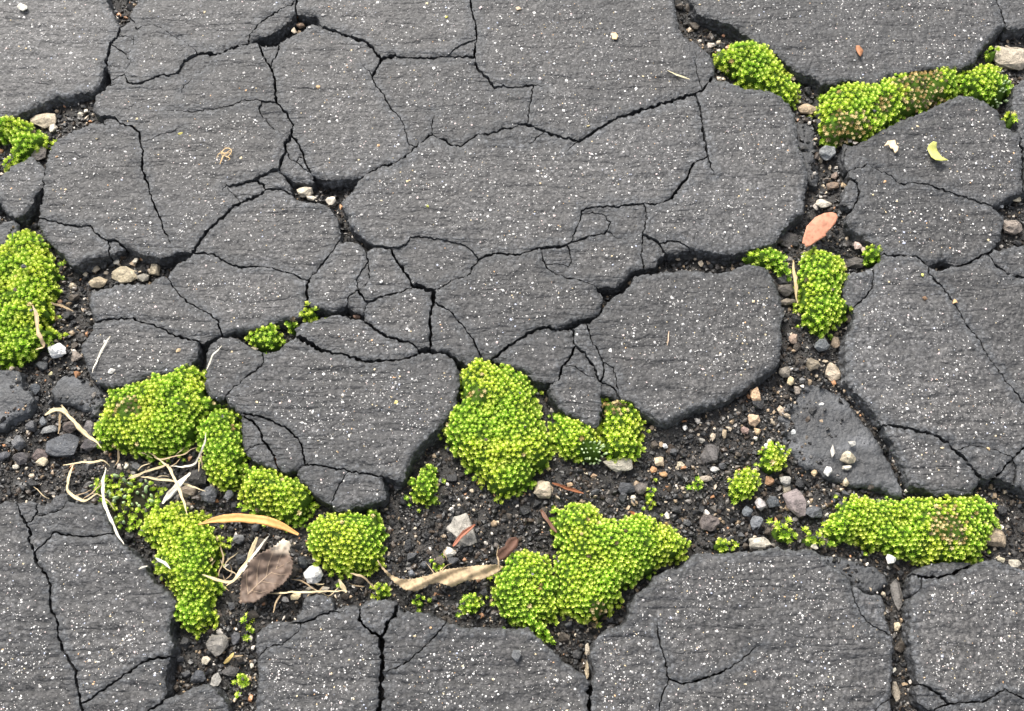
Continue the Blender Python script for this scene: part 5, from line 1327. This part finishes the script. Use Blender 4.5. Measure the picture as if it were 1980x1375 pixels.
# plain dark chips among the grit
q = gap_points(620.0, 0)
taken = np.array([(s[0], s[1]) for s in ST], float)
k = 0
CH = [('matt black', (0.030, 0.030, 0.031)), ('charcoal grey', (0.075, 0.076, 0.080)), ('dull brown', (0.085, 0.066, 0.048))]
MARK = [(112, 679, 'white speckled pebble'), (124, 862, 'angular slate-coloured stone'), (85, 232, 'beige rounded stone'), (232, 535, 'long weathered tan stone'), (590, 369, 'cracked cream stone'),
        (420, 1245, 'round speckled stone'), (470, 1330, 'mouth of the lower gap'), (515, 1105, 'brown toothed leaf'), (605, 1113, 'bright white stone'), (480, 1015, 'curved orange pod'), (245, 965, 'silvery moss patch'),
        (820, 940, 'tuft under the slab tip'), (895, 1030, 'pale crusted flat stone'), (850, 1120, 'dry ribbon leaf'), (1052, 946, 'smooth tan pebble'), (1197, 898, 'half-buried beige-grey stone'), (1280, 905, 'amber and rusty chips'),
        (1375, 880, 'rough brown-grey stone'), (1440, 935, 'round moss button'), (1457, 812, 'bright peach pebble'), (1537, 972, 'pinkish grey speckled stone'), (1463, 1012, 'bluish grey block'), (1380, 1010, 'flat brown-grey stone'), (1265, 960, 'lone moss sprig'),
        (1610, 721, 'tall beige rough stone'), (1590, 668, 'pair of tan pebbles'), (1538, 545, 'straight tan stalk'), (1585, 445, 'orange oval leaf'), (1655, 490, 'pink-tan pebble'), (1609, 360, 'chestnut-brown stone'), (1600, 296, 'smooth grey stone'),
        (1562, 210, 'tan stone by the moss bank'), (1470, 130, 'slanting moss band'), (1380, 40, 'head of the open joint'), (1955, 112, 'large beige stone'), (1958, 440, 'crusty brown stone'), (1735, 1150, 'wedged grey-brown stone'), (1745, 1310, 'cream bead in the joint'),
        (1110, 1270, 'cream splinter of the lower crack'), (1500, 790, 'peach tan stone'), (1640, 905, 'rim of the sunken piece'), (1780, 985, 'long moss cushion'), (1950, 1000, 'brown tan stone'), (238, 20, 'slab notch'), (560, 55, 'cream chip in the upper joint'), (1340, 500, 'open crack grains'), (600, 620, 'small crack tufts'), (60, 760, 'dark crumbling lump'), (150, 640, 'small tan pebble'), (110, 400, 'crack beside the lump'), (730, 1060, 'moss ball'), (1120, 920, 'red-brown twig')]
mxy = np.array([(m[0], m[1]) for m in MARK], float)
for p in q:
    if k >= 300: break
    if np.hypot(*(taken - p).T).min() < 15 or not (0 < p[0] < WID and 0 < p[1] < HEI): continue
    word, c = CH[rnd.choice(3, p=[.5, .28, .22])]
    w = 10 + 17 * rnd.rand() ** 1.4
    ml = MARK[int(np.hypot(*(mxy - p).T).argmin())][2]
    lab = ('tiny ' if w < 14 else 'small ' if w < 19 else 'mid-sized ') + word + ' stone chip in the grit by the ' + ml
    pebble(p[0], p[1], w, w * (0.65 + .5 * rnd.rand()), c, lab, group='loose stone chips in the grit', zc=0.001, ang=rnd.rand() * 3, name='stone_chip', npts=13)
    taken = np.vstack([taken, p]); k += 1
print('chips', k)

# ------------------------------------------------------------------ dry grass, twigs, leaves
def ribbon(name, path, zs, width, c, label, cat, group=None, thick=0.16, fold=0.22, taper=(0.35, 0.25), mat=None, kink=1.0):
    P = np.array(path, float); k = len(P)
    t0 = np.concatenate([[0], np.cumsum(np.hypot(*np.diff(P, axis=0).T))]); m = max(8, int(t0[-1] / 5))
    t = np.linspace(0, t0[-1], m)
    def cat_rom(v):
        out = np.interp(t, t0, v)
        for _ in range(max(1, m // (2 * k))):
            o = out.copy(); o[1:-1] = 0.25 * out[:-2] + 0.5 * out[1:-1] + 0.25 * out[2:]; out = o
        return out
    X, Y = cat_rom(P[:, 0]), cat_rom(P[:, 1]); Z = cat_rom(np.array(zs, float))
    X = X + (fbm(t / 16, np.full_like(t, P[0, 0] * .37), 51, 2) - .5) * 5 * kink * min(1, t[-1] / 60); Y = Y + (fbm(t / 16, np.full_like(t, P[0, 1] * .37), 53, 2) - .5) * 5 * kink * min(1, t[-1] / 60)
    Z = Z + (fbm(t / 20, np.full_like(t, P[0, 1] * .21), 57, 2) - .5) * 0.0012 * min(1, t[-1] / 60)
    G = at(X, Y, Z)
    u = float(unit(Y.mean()))
    T = np.gradient(G, axis=0); T /= np.linalg.norm(T, axis=1)[:, None]
    S = np.cross(T, np.array([0, 0, 1.0])); S /= np.maximum(np.linalg.norm(S, axis=1), 1e-9)[:, None]
    N = np.cross(S, T)
    s = t / t[-1]
    prof = np.minimum(1, np.minimum(taper[0] + s * 4 * (1 - taper[0]), taper[1] + (1 - s) * 4 * (1 - taper[1])))
    wob = 1 + kink * (-0.35 + 0.6 * vnoise(t / 9, np.full_like(t, P[0, 0]), 4))
    Wd = (width * u / 2 * prof * wob)[:, None]
    ang = (vnoise(t / 30, np.full_like(t, P[0, 1]), 6) - .5)[:, None] * 1.2 * kink
    S2 = S * np.cos(ang) + N * np.sin(ang); N2 = np.cross(S2, T)
    sec = [(-1, 0.10), (-0.45, -fold), (0.35, -fold * .8), (1, 0.12), (0.4, -thick - fold), (-0.45, -thick - fold)]
    V = np.concatenate([(G + S2 * Wd * a + N2 * Wd * b)[:, None, :] for a, b in sec], 1).reshape(-1, 3)
    ns = len(sec); F = []
    for i in range(m - 1):
        for j in range(ns):
            a, b = i * ns + j, i * ns + (j + 1) % ns
            F += [(a, b, b + ns), (a, b + ns, a + ns)]
    for j in range(1, ns - 1): F += [(0, j + 1, j), ((m - 1) * ns, (m - 1) * ns + j, (m - 1) * ns + j + 1)]
    C = np.array(c) * (0.55 + 0.85 * fbm(np.repeat(t / 9, ns), np.tile(np.arange(ns) * 3.3, m), 17, 2))[:, None]
    o0 = V.mean(0); o0[2] = V[:, 2].min()
    return mk(name, V, np.array(F), mat or M_STRAW, None, np.clip(C, 0, .85), smooth=True, label=label, cat=cat, group=group, origin=tuple(o0))
SW = (0.62, 0.50, 0.30); SWH = (0.74, 0.68, 0.56); SWD = (0.42, 0.31, 0.18); RED = (0.30, 0.11, 0.045)
L, Hh = 0.006, 0.011
BL = [
 ([(118, 784), (135, 808), (165, 838), (196, 866)], [.011, .012, .011, .009], 8, SW, 'broad bent straw blade ending at the wide moss dome'),
 ([(88, 802), (104, 790), (122, 792), (130, 806)], [.008, .011, .012, .011], 9, SW, 'curled straw sheath at the top of the broad bent blade'),
 ([(118, 790), (116, 815), (112, 840)], [.011, .009, .007], 5, SWD, 'short straw stub hanging from the curled sheath'),
 ([(122, 898), (178, 894), (204, 891), (213, 901)], [.008, .010, .010, .007], 4.5, SW, 'thin straight straw over dark stones'),
 ([(143, 896), (132, 922), (130, 950), (143, 963), (165, 969), (190, 953)], [.009, .010, .010, .010, .011, .010], 5.5, SW, 'hooked straw curling back at the slab rim'),
 ([(204, 905), (198, 930), (198, 955), (204, 980), (216, 1008), (226, 1035), (240, 1053)], [.009, .012, .013, .013, .013, .012, .011], 6, SWH, 'long whitish straw arching down over the slab corner'),
 ([(313, 974), (344, 940), (368, 912)], [.011, .013, .012], 11, SWH, 'wide bleached blade pointing up from the tapering moss'),
 ([(298, 884), (326, 901), (336, 924), (351, 957), (363, 997)], [.008, .012, .013, .014, .013], 5.5, SW, 'long straw crossing the bleached blade'),
 ([(250, 927), (293, 909), (325, 899)], [.008, .010, .012], 5.5, SW, 'straw running over the silvery moss patch'),
 ([(265, 922), (331, 930), (397, 948)], [.008, .011, .010], 4.5, SW, 'thin straw lying across the silvery moss'),
 ([(399, 836), (391, 873), (377, 896), (356, 904), (331, 901)], [.017, .014, .011, .010, .011], 3.5, SWH, 'fine curved stem hanging from the strip of moss'),
 ([(280, 870), (310, 890), (350, 880), (380, 866)], [.008, .009, .010, .012], 3, SWD, 'fine brown rootlet below the moss dome'),
 ([(228, 868), (230, 890), (222, 900)], [.013, .009, .007], 3.5, SWD, 'short brown stem below the moss dome'),
 ([(498, 1038), (476, 1090), (455, 1118), (437, 1132)], [.013, .012, .012, .012], 9, SW, 'broad straw leaning on the brown leaf'),
 ([(520, 1036), (482, 1085), (470, 1105)], [.012, .013, .012], 5, SWH, 'slim straw beside the broad leaning one'),
 ([(390, 1110), (440, 1128), (462, 1118)], [.017, .014, .012], 6, SW, 'straw stuck in the tapering moss cushion'),
 ([(300, 1079), (318, 1088), (329, 1101)], [.016, .017, .016], 6, SWH, 'short pale straw lying on the tapering moss'),
 ([(425, 1050), (432, 1075), (428, 1100)], [.006, .007, .006], 4, SWD, 'dark straw stub between moss and brown leaf'),
 ([(1533, 503), (1538, 545), (1543, 586)], [.012, .011, .007], 6.5, (0.55, 0.42, 0.22), 'straight tan stalk beside the upright moss cushion'),
 ([(213, 650), (195, 680), (178, 720)], [.0113] * 3, 4, SWH, 'white dry blade lying on the slab above the moss dome'),
 ([(428, 668), (410, 688), (398, 716)], [.0113] * 3, 3.5, SWH, 'dry blade lying on the small slab'),
 ([(1289, 135), (1310, 145), (1334, 152)], [.0112] * 3, 3, (0.66, 0.58, 0.36), 'pale bit of straw on the big upper slab'),
 ([(1294, 640), (1290, 668)], [.0111] * 2, 2.2, (0.55, 0.40, 0.28), 'hair-thin straw on the rounded slab'),
 ([(492, 1148), (580, 1145), (672, 1143)], [.008, .010, .009], 4, SW, 'thin level straw along the slab rim under the white stone'),
 ([(655, 1120), (662, 1132), (669, 1146)], [.009, .009, .008], 8, SW, 'short thick straw below the moss ball'),
 ([(678, 1108), (705, 1115), (726, 1140)], [.012, .012, .008], 4, SWD, 'curved brown stem from the moss ball'),
 ([(545, 1145), (532, 1165), (528, 1185)], [.009, .009, .008], 4, SWD, 'brown stem by the slab rim under the leaf'),
 ([(64, 590), (72, 620), (75, 650), (88, 672), (68, 676)], [.016, .0165, .016, .013, .012], 8, (0.50, 0.37, 0.22), 'withered leaf strip caught in the big moss cushion'),
 ([(98, 585), (118, 592), (142, 602)], [.012, .009, .006], 5, SWD, 'dry brown strip beside the big moss cushion'),
 ([(433, 1283), (447, 1270), (452, 1262)], [.006, .007, .007], 7, (0.62, 0.45, 0.16), 'yellow straw scrap in the lower gap'),
 ([(446, 1270), (470, 1268)], [.006, .006], 4, SWD, 'thin straw scrap in the lower gap'),
 ([(268, 1100), (276, 1096), (286, 1094)], [.011] * 3, 4, SWH, 'cream straw scrap on the slab edge beside the tapering moss'),
]
for p, z, w, c, lab in BL:
    ribbon('straw', p, z, w, c, lab, 'straw', 'dry straw blades')
rf = np.random.RandomState(77)
for cx, cy, lab, nn in ((330, 905, 'fine pale straw fibre tangled under the moss dome', 9), (150, 950, 'fine straw fibre near the hooked straw', 4), (640, 1140, 'fine rootlet along the slab rim below the moss ball', 6), (440, 1090, 'fine straw fibre between tapering moss and brown leaf', 6), (900, 1100, 'fine rootlet around the dry ribbon leaf', 4)):
    for i in range(nn):
        x, y = cx + (rf.rand() - .5) * 130, cy + (rf.rand() - .5) * 45
        a, l = rf.rand() * 6.28, 14 + 26 * rf.rand()
        pth = [(x + math.cos(a + k * .35 * (rf.rand() - .3)) * l * k / 2, y + math.sin(a + k * .35 * (rf.rand() - .3)) * l * k / 2) for k in range(4)]
        ribbon('straw_fibre', pth, [.006 + .004 * rf.rand() for k in range(4)], 1.6 + 1.2 * rf.rand(), (0.55, 0.44, 0.27) if rf.rand() < .6 else (0.36, 0.26, 0.15), lab, 'straw', 'fine straw fibres')
TW = [
 ([(1067, 934), (1095, 943), (1127, 954)], [.009, .008, .007], 6, RED, 'straight red-brown twig beside the tan pebble'),
 ([(876, 1056), (897, 1030), (920, 1014)], [.009, .009, .008], 10, (0.36, 0.13, 0.07), 'reddish bud scale on the pale crusted stone'),
 ([(1218, 989), (1236, 998)], [.008, .007], 6, RED, 'red twig end behind the wing-shaped moss'),
 ([(1045, 985), (1060, 1005), (1075, 1030)], [.006, .008, .008], 9, (0.15, 0.07, 0.04), 'dark red-brown bark shred by the wing-shaped moss'),
 ([(523, 855), (533, 880), (538, 905)], [.006, .006, .006], 4, (0.30, 0.13, 0.06), 'rust-coloured needle inside the crack'),
]
for p, z, w, c, lab in TW: ribbon('twig', p, z, w, c, lab, 'twig', 'red-brown twigs', thick=0.7, fold=0.6)
ribbon('seed_pod', [(383, 1014), (415, 1005), (460, 1001), (510, 1006), (548, 1018), (577, 1034)], [.0165, .018, .0185, .018, .0165, .0145], 17, (0.70, 0.36, 0.12), 'curved orange pod arching from moss to gravel', 'seed pod', thick=0.2, fold=0.35, taper=(.12, .3), mat=M_LEAF, kink=0.15)
ribbon('dry_leaf', [(962, 1080), (985, 1060), (1000, 1040)], [.007, .008, .008], 26, (0.15, 0.075, 0.05), 'dark crumpled brown leaf scrap behind the yellowish cushion', 'leaf', thick=0.1, fold=0.4, mat=M_LEAF)

def flat_leaf(outline, base_z, bend, c, label, name='leaf', cat='leaf', teeth=0.0, seed=1, var=0.25, sp=4.0, pale=None, crump=0.0012):
    P = np.array(parse(outline)); out = []
    for i in range(len(P)):
        a, b = P[i], P[(i + 1) % len(P)]
        m = max(2, int(np.hypot(*(b - a)) / 2.5)); t = np.arange(m) / m
        q = a + t[:, None] * (b - a); nr = np.array([(b - a)[1], -(b - a)[0]]); nr /= np.hypot(*nr)
        if teeth: q = q + nr * (((np.arange(m) % 3) == 1) * teeth)[:, None]
        out.append(q)
    O = np.concatenate(out); n = len(O)
    rs = np.random.RandomState(seed)
    G = hexgrid(O[:, 0].min(), O[:, 0].max(), O[:, 1].min(), O[:, 1].max(), sp, 0.8, rs); G = G[inside(G, O)]
    d, _ = seg_dist(G, O, np.roll(O, -1, 0)); G = G[d > 1.2]
    vc, ve, vf, *_ = delaunay_2d_cdt([Vector(p) for p in np.concatenate([O, G])], [(i, (i + 1) % n) for i in range(n)], [], 1, 1e-5)
    V2 = np.array([tuple(v) for v in vc]); T = np.array(vf); T = T[inside(V2[T].mean(1), O)]
    z = base_z + bend(V2) + (fbm(V2[:, 0] / 14, V2[:, 1] / 14, seed, 2) - .5) * crump
    V = at(V2[:, 0], V2[:, 1], z)
    tri = V[T]; nz = np.cross(tri[:, 1] - tri[:, 0], tri[:, 2] - tri[:, 0])[:, 2]; T[nz < 0] = T[nz < 0][:, ::-1]
    m = len(V); Vb = V - np.array([0, 0, 0.00035])
    cnt = {e for t in T.tolist() for e in ((t[0], t[1]), (t[1], t[2]), (t[2], t[0]))}
    W = []
    for a, b in cnt:
        if (b, a) not in cnt: W += [(b, a, a + m), (b, a + m, b + m)]
    C = np.array(c) * (1 - var + 2 * var * fbm(V2[:, 0] / 10, V2[:, 1] / 10, seed + 4, 3))[:, None]
    if pale is not None: pv = pale(V2)[:, None]; C = C * (1 - pv) + np.array([0.62, 0.52, 0.40]) * pv
    spots = fbm(V2[:, 0] / 5, V2[:, 1] / 5, seed + 9, 2); C = C * np.where(spots > 0.70, 0.72, 1.0)[:, None]
    o0 = V.mean(0); o0[2] = V[:, 2].min() - .00035
    return mk(name, np.concatenate([V, Vb]), np.concatenate([T, T[:, ::-1] + m, np.array(W)]), M_LEAF, None, np.clip(np.concatenate([C, C]), 0, .85), smooth=True, label=label, cat=cat, origin=tuple(o0))

LBEND = lambda P: (P[:, 1] - 1100) * -0.00003 + 0.0026 * np.abs((P[:, 0] - 515) * 0.6 + (P[:, 1] - 1105) * 0.8) / 40
lf = flat_leaf('F 463,1166 467,1120 478,1090 500,1072 528,1058 540,1050 546,1042 556,1046 562,1052 558,1068 566,1088 563,1108 548,1128 522,1145 492,1164', 0.0105, LBEND, (0.150, 0.105, 0.078), 'brown toothed leaf with pale veins beside the gravel', teeth=2.4, crump=0.0034, var=0.4, pale=lambda P: np.clip((1075 - P[:, 1]) / 14, 0, 1) * np.clip((P[:, 0] - 520) / 15, 0, 1))
flat_leaf('D2 940,225 985,285 1050,345 1120,372 1200,375 1330,345 1450,300 1560,288 1700,270 1830,262 1900,275 1850,325 1740,372 1620,380 1575,400 1510,432 1460,415 1400,398 1330,412 1290,440 1230,465 1150,452 1080,405 1025,350 960,270', 0.0085, lambda P: 0.0012 * np.sin(P[:, 0] / 16.0) + 0.0008 * np.sin(P[:, 1] / 4.0 + P[:, 0] / 9), (0.36, 0.27, 0.16), 'twisted tan ribbon of dead leaf between moss ball and yellowish cushion', name='dry_leaf', seed=12, var=.55, sp=3.2, teeth=1.2)
def vein(path, w):
    P = np.array(path, float); V = []; T = []
    t = np.linspace(0, 1, 8); X = np.interp(t, np.linspace(0, 1, len(P)), P[:, 0]); Y = np.interp(t, np.linspace(0, 1, len(P)), P[:, 1])
    q = np.column_stack([X, Y]); zz = 0.0105 + LBEND(q) + (fbm(X / 14, Y / 14, 1, 2) - .5) * 0.0034 + 0.00012
    G = at(X, Y, zz); u = float(unit(1100))
    D = np.gradient(G, axis=0); D /= np.linalg.norm(D, axis=1)[:, None]; S = np.cross(D, [0, 0, 1.0])
    ww = w * u / 2 * np.linspace(1, 0.35, 8)[:, None]
    for a, b in ((-1, 0), (0, .7), (1, 0)): V.append(G + S * ww * a + np.array([0, 0, 1]) * ww * b)
    V = np.stack(V, 1).reshape(-1, 3)
    for i in range(7):
        for j in range(2): a = i * 3 + j; T += [(a, a + 1, a + 4), (a, a + 4, a + 3)]
    return V, np.array(T)
VV, VT = [], []; b0 = 0
for pth, w in (([(465, 1163), (500, 1128), (530, 1102), (560, 1086)], 2.4), ([(480, 1148), (476, 1122), (479, 1098)], 1.5), ([(497, 1131), (497, 1105), (503, 1080)], 1.5), ([(515, 1115), (519, 1090), (531, 1062)], 1.5), ([(534, 1100), (540, 1080), (551, 1060)], 1.4),
               ([(486, 1142), (504, 1146), (518, 1142)], 1.3), ([(505, 1124), (526, 1128), (540, 1128)], 1.3), ([(524, 1107), (543, 1112), (556, 1110)], 1.3)):
    v, t = vein(pth, w); VV.append(v); VT.append(t + b0); b0 += len(v)
VV = np.concatenate(VV)
mk('veins', VV, np.concatenate(VT), M_STRAW, lf, np.tile((0.34, 0.25, 0.17), (len(VV), 1)), smooth=True)
flat_leaf('F 1553,460 1551,470 1556,472 1559,478 1570,473 1580,466 1590,460 1598,455 1596,452 1606,442 1615,432 1620,420 1617,413 1608,410 1594,412 1576,420 1560,437', 0.013, lambda P: 0.0009 * ((P[:, 0] - 1585) * 0.6 + (P[:, 1] - 440) * 0.8) ** 2 / 900 * -1 + 0.00002 * (P[:, 0] - 1585), (0.46, 0.205, 0.125), 'orange-brown oval dead leaf resting above the upright moss cushion', seed=3, var=.15)
flat_leaf('A4 1230,1130 1240,1100 1275,1073 1302,1080 1300,1120 1310,1150 1340,1190 1390,1215 1340,1222 1295,1215 1260,1190', 0.0116, lambda P: 0.0012 * np.abs(P[:, 1] - 290) / 15, (0.50, 0.50, 0.14), 'yellow-green crescent leaf scrap on the right slab', seed=5, var=.2, sp=3)
flat_leaf('A4 900,1110 930,1070 985,1063 995,1100 1012,1115 1005,1145 985,1165 970,1130 950,1125 940,1100 920,1105', 0.0114, lambda P: 0.0008 * np.abs(P[:, 0] - 1722) / 12, (0.72, 0.56, 0.36), 'cream and orange leaf scrap beside the yellow-green crescent', seed=6, var=.3, sp=3)
flat_leaf('A4 685,370 690,345 715,345 745,385 735,410 722,430 700,400', 0.0116, lambda P: 0.001 - 0.00003 * (P[:, 0] - 1661) ** 2 / 2, (0.34, 0.15, 0.07), 'glossy brown seed husk on the upper right slab', name='seed_husk', cat='seed', seed=7, var=.25, sp=2.5)
flat_leaf('F 1182,64 1190,63 1195,68 1193,76 1184,75', 0.0116, lambda P: 0 * P[:, 0], (0.74, 0.54, 0.28), 'square straw-yellow flake on the big upper slab', name='flake', cat='flake', seed=8, sp=2.5)
BITS = [(615, 168, 9, (0.62, 0.38, 0.16), 'orange crumb on the slab below the chipped joint'), (863, 32, 8, (0.62, 0.58, 0.05), 'yellow crumb on the upper slab'), (766, 778, 9, (0.70, 0.56, 0.14), 'yellow crumb on the broad slab above the moss ball'),
        (826, 399, 7, (0.50, 0.52, 0.06), 'olive-yellow crumb on the central slab'), (1137, 243, 7, (0.62, 0.50, 0.22), 'tan crumb near the crack bend'), (1788, 577, 10, (0.30, 0.16, 0.07), 'brown crumb on the right slab'), (1783, 532, 8, (0.62, 0.62, 0.10), 'yellow crumb on the right slab'),
        (1846, 583, 12, (0.72, 0.42, 0.16), 'orange crumb at the crack of the right slab'), (345, 678, 10, (0.58, 0.40, 0.20), 'tan crumb on the slab above the moss dome'), (1003, 17, 12, (0.70, 0.52, 0.32), 'peach flake on the top slab'), (1244, 147, 6, (0.7, .6, .35), 'small yellow grain on the big upper slab'), (1911, 868, 8, (0.66, 0.44, 0.20), 'orange grain by the fine branching crack'), (349, 258, 10, (0.60, 0.52, 0.06), 'thin yellow crumb on the slab near the straw tangle')]
for x, y, w, c, lab in BITS: pebble(x, y, w, w * 0.9, c, lab, on=TOP, name='crumb', cat='crumb', npts=12, flat=.5)
# tangle of straw fibres on the slab
tg = ribbon('straw_tangle', [(424, 318), (430, 303), (442, 292), (450, 286)], [.0112, .0116, .012, .0115], 2.6, (0.62, 0.40, 0.18), 'tiny tangle of orange straw fibres on the slab', 'straw')
for p in ([(418, 306), (421, 298), (432, 294), (440, 300)], [(434, 284), (445, 286), (448, 296), (438, 306)], [(444, 287), (434, 286), (427, 294), (430, 305)], [(426, 292), (436, 297), (446, 294), (449, 300)], [(430, 300), (438, 303), (446, 306), (440, 311)]):
    f = ribbon('fibre', p, [.0112, .012, .0122, .0113], 1.8, (0.66, 0.46, 0.22), None, None)
    f.parent = tg; f.location = f.location - tg.location
